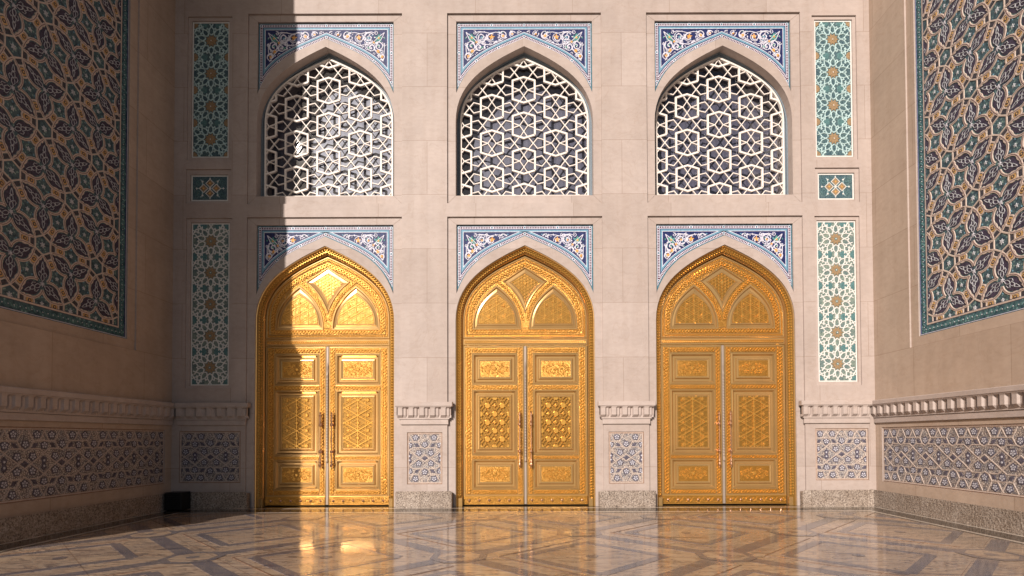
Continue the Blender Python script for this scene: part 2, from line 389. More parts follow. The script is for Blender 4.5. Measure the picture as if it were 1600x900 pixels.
def circ(a, b, r_, n=12, rot=0.0, ry=None):
    ry = ry or r_
    return [(a + r_ * math.cos(rot + 2 * math.pi * i / n), b + ry * math.sin(rot + 2 * math.pi * i / n)) for i in range(n)]
def bez(p0, p1, p2, p3, n):
    o = []
    for i in range(n + 1):
        t = i / n; u = 1 - t
        o.append(tuple(u ** 3 * p0[k] + 3 * u * u * t * p1[k] + 3 * u * t * t * p2[k] + t ** 3 * p3[k] for k in (0, 1)))
    return o
def archhalf(w_, apex, spring, n=14):
    "left half from springing up to the apex"
    R_ = apex - spring
    return bez((-w_, spring), (-w_, apex - .492 * R_), (-.57 * w_, apex - .24 * R_), (0, apex), n)
def arch(w_, apex, spring, base=None, n=14, c=0.0):
    "closed loop, counter-clockwise: base right, up, apex, down left"
    l = archhalf(w_, apex, spring, n); r_ = [(-x, y) for x, y in l]
    lp = r_ + l[::-1][1:]
    if base is not None: lp = [(w_, base)] + lp + [(-w_, base)]
    return [(x + c, y) for x, y in lp]
def along(path, step, closed=False):
    "points, normals every `step`"
    pts = list(path) + ([path[0]] if closed else []); out = []; L_ = [math.dist(p, q) for p, q in zip(pts, pts[1:])]
    tot = sum(L_); n = max(2, int(round(tot / step))); i = 0; acc = 0
    for k in range(n + (0 if closed else 1)):
        d = tot * k / n
        while i < len(L_) - 1 and acc + L_[i] < d: acc += L_[i]; i += 1
        t = (d - acc) / max(L_[i], 1e-9); p, q = pts[i], pts[i + 1]
        dx, dy = (q[0] - p[0]) / max(L_[i], 1e-9), (q[1] - p[1]) / max(L_[i], 1e-9)
        out.append(((p[0] + (q[0] - p[0]) * t, p[1] + (q[1] - p[1]) * t), (-dy, dx), d))
    return out, tot
def braid(mb, path, wd, period, h0, h1, m, m2=None, closed=False, q=8):
    pts, tot = along(path, period / q, closed)
    n = max(1, round(tot / period)); per = tot / n
    for ph in (0, math.pi):
        pl = [(p[0] + nn[0] * wd * .35 * math.sin(2 * math.pi * d / per + ph), p[1] + nn[1] * wd * .35 * math.sin(2 * math.pi * d / per + ph)) for p, nn, d in pts]
        mb.ribbon(pl, wd * .22, h0, h1 + .006 + (.0008 if ph else 0), m, closed=closed, taper=.35)
    pts2, _ = along(path, per / 2, closed)
    for i, (p, nn, d) in enumerate(pts2):
        if i % 2 == 0: continue
        mb.pyr(p[0], p[1], wd * .17, h0, h1 + .004, m2 or m, 4, 0.78)
def spiral(ca, cb, r_, turns, start, sgn, n=18, inner=0.15):
    return [(ca + r_ * (1 - (1 - inner) * i / n) * math.cos(start + sgn * 2 * math.pi * turns * i / n), cb + r_ * (1 - (1 - inner) * i / n) * math.sin(start + sgn * 2 * math.pi * turns * i / n)) for i in range(n + 1)]
def flower(mb, a, b, r_, h0, h1, m, n=5, rot=0.3):
    lp = []
    for i in range(n * 4):
        t = 2 * math.pi * i / (n * 4); lp.append((a + r_ * (0.72 + 0.28 * math.cos(n * (t - rot))) * math.cos(t), b + r_ * (0.72 + 0.28 * math.cos(n * (t - rot))) * math.sin(t)))
    mb.blob(lp, h0, h1, m, 0.6)
def star(a, b, r1, r2, n, rot=0.0):
    return [(a + (r1 if i % 2 == 0 else r2) * math.cos(rot + math.pi * i / n), b + (r1 if i % 2 == 0 else r2) * math.sin(rot + math.pi * i / n)) for i in range(2 * n)]

# ================================================================== LAYOUT (drawing units, v measured from eye level)
FLOORV = -EYE * PX
BAY = 315.5
XL, XR = -553.0, 547.0
WTOP = 1020.0
SIDE_L = 440.0
# window bay
WB = dict(half=122, top=V(20), bot=V(317), tile_top=V(33, .04), tile_apex=V(59.3, .04), tile_tip=V(145, .04), op_apex=V(72, .04), spring=V(190, .04), sill=V(305.5, .04), w=109.0)
DB = dict(half=122, top=V(338), bot=FLOORV - 8, tile_top=V(350.5, .04), tile_apex=V(368.5, .04), tile_tip=V(458.5, .04), op_apex=V(383, .04), spring=V(501, .04), sill=FLOORV - 8, w=109.5)
H_BAY, H_TILE = -0.04, -0.085

def spandrel(B, d):
    "right half of the tile field inset by d: [apex, tip, corner, topcentre]"
    ap, tip, W_, T = B['tile_apex'], B['tile_tip'], 108.0, B['tile_top']
    Rr = ap - tip
    c = bez((W_, tip), (W_ * .82, ap - .39 * Rr), (W_ * .51, ap - .27 * Rr), (0, ap), 24)[::-1]
    off = []
    for i, p in enumerate(c):
        q0, q1 = c[max(0, i - 1)], c[min(len(c) - 1, i + 1)]
        tx, ty = q1[0] - q0[0], q1[1] - q0[1]; l = math.hypot(tx, ty); nx, ny = -ty / l, tx / l
        if ny < 0: nx, ny = -nx, -ny
        off.append((p[0] + nx * d, p[1] + ny * d))
    if d > 0:   # cut left of the axis and right of the side band
        t = off[0]; off[0] = (0, t[1] - (off[1][1] - t[1]) / (off[1][0] - t[0] + 1e-9) * t[0]) if off[1][0] > t[0] else (0, t[1])
        off = [off[0]] + [p for p in off[1:] if p[0] > 0.05]
        xs = W_ - d; keep = [p for p in off if p[0] < xs]
        nx_ = next((p for p in off if p[0] >= xs), off[-1]); lp = keep[-1]
        t = (xs - lp[0]) / (nx_[0] - lp[0] + 1e-9); keep.append((xs, lp[1] + (nx_[1] - lp[1]) * t)); off = keep
    top = T - d
    # resample the arch edge to a fixed number of points
    pts, _ = along(off, 1e9 if False else sum(math.dist(p, q) for p, q in zip(off, off[1:])) / 20)
    e = [p for p, _, _ in pts]
    e = [(x, min(y, top - 0.05)) for x, y in e]
    return e, (W_ - d, top), (0, top)

def full_spandrel(B, d):
    e, c, t = spandrel(B, d)
    left = [(-x, y) for x, y in e[1:]]
    return e + [c] + [(-c[0], c[1])] + left[::-1]

# ================================================================== THE FACADE
facade = thing('mosque_facade', (0, 0, 0), 'pale travertine facade with three gilded doors below three lattice windows', 'building facade')
OF = (0, 0, EYE)
wall = MB()
holes = []
for i in (-1, 0, 1):
    c = i * BAY
    holes.append(rect(c - 122, c + 122, WB['bot'], WB['top']))
    holes.append(rect(c - 122, c + 122, DB['bot'], DB['top']))
# tile strips: (outer frame, tile) in photo pixels turned into drawing units
def rx(x0, x1, y0, y1, dep=0.0):
    ym = (y0 + y1) / 2
    return rect(A(x0 - 821, ym, dep), A(x1 - 821, ym, dep), V(y1, dep), V(y0, dep))
STRIPS = [('upper', rx(1271.5, 1341, 25.5, 251), rx(1276.5, 1336, 30.5, 245.5)), ('small', rx(1275, 1344.5, 263.5, 317), rx(1280.5, 1338, 270.5, 312.5)), ('lower', rx(1275, 1345.5, 339, 603.5), rx(1279.5, 1341.5, 345, 598.5)),
          ('upper', rx(294.5, 364, 24, 249), rx(299.5, 358.5, 29.5, 243.5)), ('small', rx(291.5, 362, 262.5, 316), rx(297.5, 356.5, 270, 311.5)), ('lower', rx(290.5, 362.5, 339, 605), rx(296.5, 357.5, 345, 601))]
for _, fo, ti in STRIPS: holes.append(fo)
DADO = [(XR - 94, XR - 11, -68, 13, 'square'), (157.5 - 27.5, 157.5 + 27.5, -72, 9, 'narrow'), (-157.5 - 27.5, -157.5 + 27.5, -72, 9, 'narrow'), (XL + 12, XL + 108, -69, 12, 'square')]
for a0, a1, b0, b1, _ in DADO: holes.append(rect(a0, a1, b0, b1))
wall.fill([rect(XL - 40, XR + 40, FLOORV - 20, WTOP)] + holes, 0, 'travertine')
for h in holes: wall.wallring(h, H_BAY, 0, 'travertine')
for i in (-1, 0, 1):
    c = i * BAY
    for B in (WB, DB):
        sp = [(x + c, y) for x, y in full_spandrel(B, 0)]
        op = arch(B['w'], B['op_apex'], B['spring'], B['sill'], c=c)
        wall.fill([rect(c - 122, c + 122, B['bot'], B['top']), sp, op], H_BAY, 'travertine')
        wall.wallring(sp, H_TILE, H_BAY, 'travertine_plain')
        wall.wallring(op, -0.80 if B is WB else -0.075, H_BAY, 'travertine_plain')
        if B is DB:   # stone strip seen behind the gilded band, closes the wall
            wall.wallring(arch(B['w'] + 2, B['op_apex'] + 2, B['spring'], B['sill'], c=c), -0.45, -0.075, 'travertine_plain')
for _, fo, ti in STRIPS:
    wall.fill([fo, ti], -0.03, 'travertine_plain'); wall.wallring(ti, -0.06, -0.03, 'travertine_plain')
# back of the building
wall.box(XL - 40, XR + 40, FLOORV - 20, WTOP, -1.2, -1.0, 'travertine_plain', back=True)
wall.wallring(rect(XL - 40, XR + 40, FLOORV - 20, WTOP), -1.0, 0, 'travertine_plain')
for i in (-1, 0, 1):
    c = i * BAY
    for s_ in (-1, 1):
        for B in (WB, DB): wall.ribbon([(c + s_ * 108.4, B['tile_top'] + .4), (c + s_ * 121.6, B['top'] - .6)], .45, H_BAY, H_BAY + .001, 'stone_joint', taper=1)
        wall.ribbon([(c + s_ * 109.4, WB['sill'] - .4), (c + s_ * 121.6, WB['bot'] + .5)], .45, H_BAY, H_BAY + .001, 'stone_joint', taper=1)
wall.build('wall', facade, OF)

# unseen slab far above the frame, added to keep sky light off the walls
mb = MB(); mb.fr = Fr((0, 0, 0), (1, 0, 0), (0, -1, 0), (0, 0, -1))
mb.box(XL - 66, XR + 66, -40, SIDE_L, -(WTOP / PX + .8), -(WTOP / PX + .003), 'travertine_plain', back=True)
mb.build('sky_block_slab', facade, OF)

# ---- cornice and plinth runs
def dentil(mb, a0, a1, fr_h=0.0, m='travertine_plain', ends=(True, True)):
    v0, v1 = 34.0, 48.5
    n = max(1, round((a1 - a0) / 15.3)); p = (a1 - a0) / n
    prof = [(0.0, .045), (.10, .105), (.50, .105), (.62, .075), (.80, .075), (.92, .045)]
    pl = [(a0 + (i + t) * p, h) for i in range(n) for t, h in prof] + [(a1, .045)]
    for (x0, h0), (x1, h1) in zip(pl, pl[1:]):
        mb.face([(x0, v0 + 1.5, h0), (x1, v0 + 1.5, h1), (x1, v1 - 2.4, h1), (x0, v1 - 2.4, h0)], m)
        mb.face([(x0, v1 - 2.4, h0), (x1, v1 - 2.4, h1), (x1, v1, .115), (x0, v1, .115)], m)
        mb.face([(x0, v0 - 2.5, .05), (x1, v0 - 2.5, .05), (x1, v0 + 1.5, h1), (x0, v0 + 1.5, h0)], m)
def cornice_run(mb, a0, a1, e0, e1, m='travertine_plain'):
    "e0/e1: how far each course sticks out past the end"
    mb.box(a0 - 8.5 * e0, a1 + 8.5 * e1, 49, 56, 0, .13, m, bev=.8)
    mb.box(a0 - 6.6 * e0, a1 + 6.6 * e1, 48.3, 49.2, 0, .118, m)
    x0, x1 = a0 - 6 * e0, a1 + 6 * e1
    mb.box(x0, x1, 31.5, 48.6, 0, .044, m)
    dentil(mb, x0, x1, m=m)
    for s_, x in ((e0, x0), (e1, x1)):
        if s_:
            mb.face([(x, 35.5, 0), (x, 35.5, .1), (x, 48.4, .1), (x, 48.4, 0)], m)
    mb.box(a0 - 3 * e0, a1 + 3 * e1, 29.4, 31.6, 0, .05, m)
    mb.box(a0 - 1.4 * e0, a1 + 1.4 * e1, 21, 29.2, 0, .035, m, bev=.5)
def plinth_run(mb, a0, a1, e0, e1):
    x0, x1 = a0 - 8 * e0, a1 + 8 * e1
    lo, li, lm = rect(x0, x1, FLOORV - 5, -84.5), rect(x0 + 2.6 * e0, x1 - 2.6 * e1, FLOORV - 5, -82), rect(x0 + .8 * e0, x1 - .8 * e1, FLOORV - 5, -83)
    mb.loft(lo, 0, lo, .09, 'granite'); mb.loft(lo, .09, lm, .117, 'granite'); mb.loft(lm, .117, li, .125, 'granite'); mb.face([(*p, .125) for p in li], 'granite')
RUNS = [(XR - 111, XR - 9.7, 1, 0, XR - 9.2), (157.5 - 36, 157.5 + 36, 1, 1, None), (-157.5 - 36, -157.5 + 36, 1, 1, None), (XL + 9.7, XL + 115, 0, 1, None)]
for a0, a1, e0, e1, _ in RUNS:
    mb = MB(); cornice_run(mb, a0, a1, e0, e1); mb.build('cornice', facade, OF)
    mb = MB(); plinth_run(mb, a0, a1, e0, e1); mb.build('plinth', facade, OF)

# ---- small arched spandrel tiles
def make_spandrel(B, lower):
    mb = MB(); z = H_TILE
    def sp(d): return spandrel(B, d)
    mb.fill([full_spandrel(B, 0)], z, 'navy')
    def band(d0, d1, h, m):
        e0, c0, t0 = sp(d0); e1, c1, t1 = sp(d1)
        for s_ in (1, -1):
            l0 = [t0, c0] + e0[::-1]; l1 = [t1, c1] + e1[::-1]
            for i in range(len(l0) - 1):
                q = [l0[i], l0[i + 1], l1[i + 1], l1[i]]
                mb.face([(x * s_, y, h) for x, y in (q if s_ < 0 else q[::-1])], m)
    band(0.0, 2.2, z + .001, 'teal_edge')
    band(2.2, 2.8, z + .004, 'vine_white')
    band(2.8, 5.6, z + .002, 'maroon')
    band(5.6, 6.3, z + .004, 'vine_white')
    band(6.3, 7.6, z + .002, 'navy'); band(7.6, 10.2, z + .004, 'light_blue'); band(10.2, 11.0, z + .005, 'vine_white'); band(11.0, 12.0, z + .002, 'navy')
    # white ticks and small nodes in the maroon band
    e, c, t = sp(4.1); done = []
    for s_ in (1, -1):
        for path, nn in ((([t, c]), 2), ([c, e[-1]], 2), (e[::-1], 4)):
            path = [(x * s_, y) for x, y in path]
            pts, tot = along(path, 2.6)
            for i, (p, q, d) in enumerate(pts):
                if d < 5 or tot - d < 5: continue
                mb.ribbon([(p[0] - q[0] * 1.7, p[1] - q[1] * 1.7), (p[0] + q[0] * 1.7, p[1] + q[1] * 1.7)], .95, z, z + .0035, 'vine_white', taper=.9)
            k = max(1, round(tot / 42))
            for i in range(k + 1):
                d = tot * i / k; p = min(pts, key=lambda t_: abs(t_[2] - d))[0]
                if any(math.dist(p, q) < 3 for q in done): continue
                done.append(p)
                mb.pyr(p[0], p[1], 2.5, z, z + .006, 'vine_white', 10, top=.95); mb.pyr(p[0], p[1], 1.5, z + .006, z + .0075, 'teal_edge', 8, top=.95)
    # arabesque
    fe, fc, ft = sp(12.4)
    for s_ in (1, -1):
        region = [(x * s_, y) for x, y in ([ft] + [fc] + fe[::-1])]
        cx_, cy_ = fc
        def W(x, y): return ((cx_ - x) * s_, cy_ - y)            # offsets in from the top outer corner
        def rib(pl, w_=1.6):
            for run in clippoly(pl, region): mb.ribbon(run, w_, z, z + .006, 'vine_white', taper=.7)
        tip = fc[1] - fe[-1][1]
        k = tip / 66.0
        curls = [(28, 11, 8.5, 1.4, .5, 1), (12, 30 * k, 8.0, 1.4, 2.4, -1), (43, 12, 7.0, 1.2, 1.0, -1), (7, 49 * k, 6.0, 1.1, 3.6, 1), (62, 8, 6.5, 1.2, 2.0, 1), (77, 6, 5.0, 1.0, .3, -1), (24, 27, 6.0, 1.1, 5.0, 1), (52, 22, 5, 1.1, 4.0, 1), (36, 27, 4.5, 1.1, 1.0, -1), (88, 4.5, 3.5, 1, 1, 1)]
        for x, y, r_, tn, st, sg in curls:
            p = W(x, y); rib(spiral(p[0], p[1], r_, tn, st, sg * s_))
            rib(circ(p[0], p[1], r_ * .98, 14)[3:13], 1.1)
        for pl in ([(3, 3), (12, 10), (20, 18), (30, 22), (42, 24), (56, 18), (70, 13), (84, 8), (94, 4)], [(3, 3), (8, 14), (16, 22), (19, 36 * k), (12, 45 * k), (5, 58 * k)], [(18, 4), (24, 2), (33, 3), (41, 5), (50, 3), (60, 4)], [(3, 20), (3, 30), (4, 40)], [(20, 20), (30, 30), (38, 33)]):
            rib([W(*q) for q in pl], 1.3)
        rnd = random.Random(3)
        for _ in range(46):
            x, y = rnd.uniform(2, 96), rnd.uniform(2, 60 * k); p = W(x, y)
            if inside(p, region): rib(spiral(p[0], p[1], rnd.uniform(2.4, 4.0), 1.1, rnd.uniform(0, 6.3), rnd.choice((-1, 1)), 8), .95)
        for _ in range(120):
            x, y = rnd.uniform(1, 95), rnd.uniform(1, 62 * k); p = W(x, y)
            if not inside(p, region): continue
            th = rnd.uniform(0, 6.28); r_ = rnd.uniform(1.4, 2.6)
            lf = [(p[0] + r_ * math.cos(th), p[1] + r_ * math.sin(th)), (p[0] + .5 * r_ * math.cos(th + 1.6), p[1] + .5 * r_ * math.sin(th + 1.6)), (p[0] - r_ * math.cos(th), p[1] - r_ * math.sin(th)), (p[0] + .5 * r_ * math.cos(th - 1.6), p[1] + .5 * r_ * math.sin(th - 1.6))]
            if all(inside(q, region) for q in lf): mb.blob(lf, z, z + .005, rnd.choice(['vine_white', 'vine_white', 'light_blue', 'leaf_green']), .8)
        for x, y, r_, m_ in ((12, 12, 6.2, 'leaf_green'), (12, 12, 2.8, 'flower_orange'), (44, 11, 4.3, 'flower_orange'), (28, 12, 2.6, 'flower_orange' if lower else 'light_blue'), (62, 9, 3.6, 'flower_orange'), (20, 19, 2.6, 'flower_orange'), (13, 39 * k, 3.8, 'flower_orange'), (7, 49 * k, 3.4, 'flower_orange'), (12, 29 * k, 2.2, 'leaf_green'), (77, 6, 2.2, 'flower_orange'), (28, 28, 2.4, 'leaf_green')):
            p = W(x, y)
            if inside(p, region): flower(mb, p[0], p[1], r_ * 1.15, z, z + (.0085 if r_ < 5 else .006), m_)
    return mb
for B, low in ((WB, False), (DB, True)):
    first = None
    for i in (-1, 0, 1):
        loc = (i * BAY / PX, 0, EYE)
        if first is None: first = make_spandrel(B, low).build('spandrel_tile', facade, loc)
        else: link('spandrel_tile', first.data, facade, loc)

# ---- geometric tile strips
def make_strip(kind, ti):
    mb = MB(); z = -0.06; a0, b0 = ti[0]; a1, b1 = ti[2]; ca = (a0 + a1) / 2
    line, grd = ('aqua_line', 'aqua_ground') if kind != 'lower' else ('white_line', 'sage_ground')
    mb.face([(*p, z) for p in ti], grd)
    inner = inset(ti, 2.6)
    mb.loft(ti, z + .002, inset(ti, .9), z + .008, 'ribbon_tan' if kind == 'lower' else 'white_line')
    mb.loft(inset(ti, .9), z + .008, inner, z + .007, 'white_line')
    if kind == 'small':
        cb = (b0 + b1) / 2; u = (b1 - b0) / 42
        for dx, dy in ((0, 8), (0, -8), (10, 0), (-10, 0)):
            x, y = ca + dx * u, cb + dy * u
            mb.pyr(x, y, 6.2 * u, z, z + .006, 'star_gold', 4, 0, top=.85)
            mb.ribbon(circ(x, y, 6.6 * u, 4), 1.3, z, z + .009, 'white_line', closed=True)
            flower(mb, x, y, 2.6 * u, z, z + .009, 'flower_orange', 4)
        mb.pyr(ca, cb, 2.2, z, z + .01, 'white_line', 8, top=.8)
        for sx in (-1, 1):
            for sy in (-1, 1):
                mb.ribbon([(ca + sx * 12 * u, cb + sy * 5 * u), (ca + sx * 12 * u, cb + sy * 11 * u), (ca + sx * 15 * u, cb + sy * 14 * u)], 1.1, z, z + .007, 'aqua_line')
                mb.ribbon(spiral(ca + sx * 19 * u, cb + sy * 9 * u, 4.5 * u, 1.2, 0, sx * sy), 1.0, z, z + .007, 'jade')
                mb.pyr(ca + sx * 12 * u, cb + sy * 11 * u, 1.8, z, z + .008, 'white_line', 5, top=.6)
            mb.ribbon([(ca + sx * 17 * u, cb), (ca + sx * 22 * u, cb)], 1.2, z, z + .007, 'aqua_line'); mb.pyr(ca + sx * 21 * u, cb, 1.9, z, z + .008, 'white_line', 4, top=.6)
            mb.ribbon([(ca, cb + sx * 14 * u), (ca, cb + sx * 17 * u)], 1.2, z, z + .007, 'aqua_line'); mb.pyr(ca, cb + sx * 16 * u, 1.8, z, z + .008, 'white_line', 3, sx * 1.57, top=.6)
        return mb
    n = 4 if kind == 'upper' else 5
    P = (b1 - b0 - 5.2) / (n + (0.06 if kind == 'lower' else 0.05)); P = min(P, 53.5)
    cm = (b0 + b1) / 2; cs = [(ca, cm + (k - (n - 1) / 2) * P) for k in range(n)]
    hp = P / 2; Wd = (a1 - a0) - 5.2
    for k in range(-1, n):
        for sx in (-1, 1): cs.append((ca + sx * Wd / 2, cm + (k + .5 - (n - 1) / 2) * P))
    for j, (x, y) in enumerate(cs):
        main = j < n
        lw = 1.95
        rot = math.pi / 2
        if main:
            # outer rosette: straps between contact points, a ring of petals, a ten-pointed centre
            for i in range(10):
                t0 = rot + i * math.pi / 5
                # petal: two lines from ring point at r=10.5 to r=18 and crossing out to the decagon
                for sg in (1, -1):
                    p = [(x + 9.4 * math.cos(t0), y + 9.4 * math.sin(t0)), (x + 13.0 * math.cos(t0 + sg * .31), y + 13.0 * math.sin(t0 + sg * .31)), (x + 18.5 * math.cos(t0 + sg * .20), y + 18.5 * math.sin(t0 + sg * .20)), (x + 27 * math.cos(t0 - sg * .10), y + 27 * math.sin(t0 - sg * .10))]
                    for run in clippoly(p, inner): mb.ribbon(run, lw, z, z + .011, line)
                p = [(x + 18.5 * math.cos(t0 + .2), y + 18.5 * math.sin(t0 + .2)), (x + 21.0 * math.cos(t0 + .314), y + 21.0 * math.sin(t0 + .314)), (x + 18.5 * math.cos(t0 + .43), y + 18.5 * math.sin(t0 + .43))]
                for run in clippoly(p, inner): mb.ribbon(run, lw, z, z + .011, line)
            mb.blob(star(x, y, 10.2, 6.8, 10, rot + math.pi / 10), z, z + .009, 'star_gold', .85)
            flower(mb, x, y, 4.4, z, z + .012, 'jade' if kind == 'lower' else 'star_gold', 5)
            mb.pyr(x, y, 1.5, z, z + .014, 'white_line', 6, top=.6)
            for sx in (-1, 1):
                st = clipconvex(circ(x + sx * 11.5, y + hp, 6.5, 5, math.pi / 2 + sx), inner)
                if len(st) > 2: mb.blob(st, z, z + .004, 'jade', .8)
        else:
            for i in range(10):
                t0 = rot + i * math.pi / 5
                for sg in (1, -1):
                    p = [(x + 7.5 * math.cos(t0), y + 7.5 * math.sin(t0)), (x + 10.0 * math.cos(t0 + sg * .31), y + 10.0 * math.sin(t0 + sg * .31)), (x + 15 * math.cos(t0 - sg * .1), y + 15 * math.sin(t0 - sg * .1))]
                    for run in clippoly(p, inner): mb.ribbon(run, lw, z, z + .0105, line)
            st = clipconvex(circ(x, y, 6.5, 10), inner)
            if len(st) > 2: mb.blob(st, z, z + .006, 'star_gold' if kind == 'upper' else 'jade', .8)
    return mb
for kind, fo, ti in STRIPS:
    make_strip(kind, ti).build('tile_strip' if kind != 'small' else 'tile_square', facade, OF)

# ---- dado tiles
def dado_tile(mb, a0, a1, b0, b1, z, centre, per=48.0):
    r0 = rect(a0, a1, b0, b1)
    mb.loft(r0, z + .002, inset(r0, 1.4), z + .012, 'dado_frame'); mb.loft(inset(r0, 1.4), z + .012, inset(r0, 2.6), z + .006, 'dado_band'); mb.loft(inset(r0, 2.6), z + .006, inset(r0, 3.1), z + .006, 'dado_frame')
    inn = inset(r0, 3.1); mb.face([(*p, z + .001) for p in inn], 'dado_ground')
    cb = (b0 + b1) / 2; sv = (b1 - b0) / 81.0
    k0 = int((a0 - centre) // per) - 1; k1 = int((a1 - centre) // per) + 2
    def clipfill(lp, h, m, ins=.8):
        c = clipconvex(lp, inn)
        if len(c) > 2: mb.blob(c, z, z + h, m, ins)
    def pent(x, y, up, r_=5.6):
        y = cb + y * sv; x_ = x
        rot = math.pi / 2 if up else -math.pi / 2
        clipfill(circ(x_, y, r_, 5, rot), .006, 'dado_navy', .96)
        clipfill(circ(x_, y, r_ * .78, 5, rot), .0075, 'dado_band' if False else 'dado_navy', .95)
        for i in range(5):
            t = rot + i * 2 * math.pi / 5
            px, py = x_ + r_ * .45 * math.cos(t), y + r_ * .45 * math.sin(t)
            if inside((px, py), inn): mb.pyr(px, py, r_ * .31, z, z + .009, 'dado_white', 5, t, top=.7)
        if inside((x_, y), inn): mb.pyr(x_, y, r_ * .2, z, z + .010, 'dado_white', 5, top=.6)
    def line(*pts):
        for run in clippoly([(x, cb + y * sv) for x, y in pts], inn): mb.ribbon(run, 1.7, z, z + .007, 'dado_band', taper=.6)
    for k in range(k0, k1 + 1):
        x = centre + k * per
        for sx in (-1, 1):
            for sy in (-1, 1):
                pent(x + sx * 9.5, sy * 8.0, sy < 0); pent(x + sx * 14.5, sy * 32.2, sy > 0)
                clipfill([(x + sx * (12.5 + dx), cb + sy * (20.3 + dy) * sv) for dx, dy in ((-4.5, -3.2), (1.5, -2.4), (4.5, 3.2), (-1.5, 2.4))], .005, 'dado_navy', .7)
                line((x + sx * 24, sy * 25.2), (x + sx * 10, sy * 25.2), (x + sx * 5.5, sy * 17), (x, sy * 14.6))
                line((x + sx * 5.5, sy * 17), (x - 0, sy * 14.6))
                line((x, 0 + sy * 5.5), (x + sx * 7.5, 0), (x + sx * 15.5, -sy * 5.5), (x + sx * 24, -sy * 12))
                line((x + sx * 10, sy * 25.2), (x + sx * 4, sy * 36), (x + sx * 2, sy * 41))
                line((x + sx * 24, sy * 12), (x + sx * 18, sy * 16.5), (x + sx * 6, sy * 16.5))
                line((x + sx * 24, sy * 36), (x + sx * 20, sy * 29), (x + sx * 17.5, sy * 25.2))
                line((x + sx * 24, sy * 36), (x + sx * 19, sy * 41))
        for sy in (-1, 1): pent(x, sy * 21.5, sy < 0); pent(x + per / 2, sy * 20.5, sy > 0)
        clipfill([(x - 5.5, cb), (x, cb - 4 * sv), (x + 5.5, cb), (x, cb + 4 * sv)], .006, 'dado_navy', .6)
        xb = x + per / 2
        clipfill([(xb - 4, cb - 5.5 * sv), (xb, cb - 8.5 * sv), (xb + 4, cb - 5.5 * sv), (xb + 2.2, cb), (xb + 4, cb + 5.5 * sv), (xb, cb + 8.5 * sv), (xb - 4, cb + 5.5 * sv), (xb - 2.2, cb)], .006, 'dado_navy', .9)
        for q in (-3.2, 3.2):
            if inside((xb, cb + q), inn): mb.pyr(xb, cb + q, 2.0, z, z + .010, 'dado_white', 5, top=.6)
for a0, a1, b0, b1, kd in DADO:
    mb = MB(); dado_tile(mb, a0, a1, b0, b1, -0.022, (a0 + a1) / 2 if kd == 'narrow' or True else 0); mb.build('dado_tile', facade, OF)

# ---- lattice windows
def make_grille():
    mb = MB(); d = .26; k = 1.0335
    GW, GA, GS, GB = 103.6, V(91, d), V(190, d), V(306.5, d) - 1
    reg = arch(GW, GA, GS, GB, n=18)
    h1, h0 = -d, -d - .032
    def line(pts, w_, hh=0.0):
        for run in clippoly(pts, reg): mb.ribbon(run, w_, h0, h1 + hh, 'lattice_white', taper=.86)
    PH, PVv = 49.75 * k, 56.15 * k
    v00 = V(307.2, d)
    for ci in range(-3, 4):
        for ri in range(-2, 7):
            x = ci * PH - 1; y = v00 + ri * PVv + (PVv / 2 if ci % 2 else 0)
            hx = [(x + p * k, y + q * k) for p, q in ((17.3, -14.8), (17.3, 14.8), (0, 20.2), (-17.3, 14.8), (-17.3, -14.8), (0, -20.2))]
            line(hx + [hx[0], hx[1]][:1], 3.3, .006)
            for s_ in (1, -1):
                for t in (1, -1):
                    # inner knot of the hexagon
                    line([(x - s_ * 5.6 * k, y + t * 17.4 * k), (x + s_ * 6.4 * k, y), (x + s_ * 17.3 * k, y + t * 3.9 * k)], 1.5)
                # pentagon and cross outside the hexagon
                    line([(x + s_ * 17.3 * k, y + t * 5.4 * k), (x + s_ * 28.4 * k, y + t * 8.2 * k), (x + s_ * 35.2 * k, y), (x + s_ * 42.6 * k, y - t * 9.4 * k)], 1.6)
    rim = [p for p in arch(GW - 1.2, GA - 1.2, GS, GB + 1.2, n=22)]
    mb.ribbon(rim, 3.2, h0 - .01, h1 + .012, 'lattice_white', closed=True, taper=.8)
    return mb
def make_winframe():
    mb = MB(); d = .26; lo = arch(109.0, WB['op_apex'], WB['spring'], WB['sill'], n=22); li = arch(103.5, V(91, d), V(190, d), V(306.5, d) - 1, n=22)
    lm = arch(106.5, WB['op_apex'] - 2.5, WB['spring'], WB['sill'], n=22)
    mb.loft(lo, -.24, lm, -.24, 'window_metal'); mb.loft(lm, -.24, lm, -.275, 'window_metal'); mb.loft(lm, -.275, li, -.28, 'window_metal'); mb.wallring(li, -.34, -.28, 'window_metal')
    return mb
def make_glass():
    mb = MB(); lp = arch(104.2, V(91, .26) + .6, V(190, .26), V(306.5, .26) - 1.4, n=18); mb.fill([lp], -.335, 'glass'); return mb
def make_blind():
    mb = MB(); n = 44
    for i in range(n):
        a0, a1 = -116 + 232 * i / n, -116 + 232 * (i + 1) / n
        f = lambda a: -.74 + .0012 * math.sin(a * .21)
        mb.face([(a0, WB['sill'] - 8, f(a0)), (a1, WB['sill'] - 8, f(a1)), (a1, WB['op_apex'] + 6, f(a1)), (a0, WB['op_apex'] + 6, f(a0))], 'blind')
    return mb
wlabels = {-1: 'arched lattice window, left one crossed by the edge of shade', 0: 'arched lattice window in the middle above the studded centre door', 1: 'arched lattice window next to the aqua tile strips in full sun'}
cache = {}
def part(key, name, maker, parent, loc=(0, 0, 0)):
    if key not in cache: o = maker().build(name, parent, loc); cache[key] = o.data; return o
    return link(name, cache[key], parent, loc)
for i in (-1, 0, 1):
    wdo = part('winframe', 'window', make_winframe, facade, (i * BAY / PX, 0, EYE)); wdo['label'] = wlabels[i]
    part('grille', 'lattice_grille', make_grille, wdo); part('glass', 'glass_pane', make_glass, wdo); part('blind', 'window_blind', make_blind, wdo)

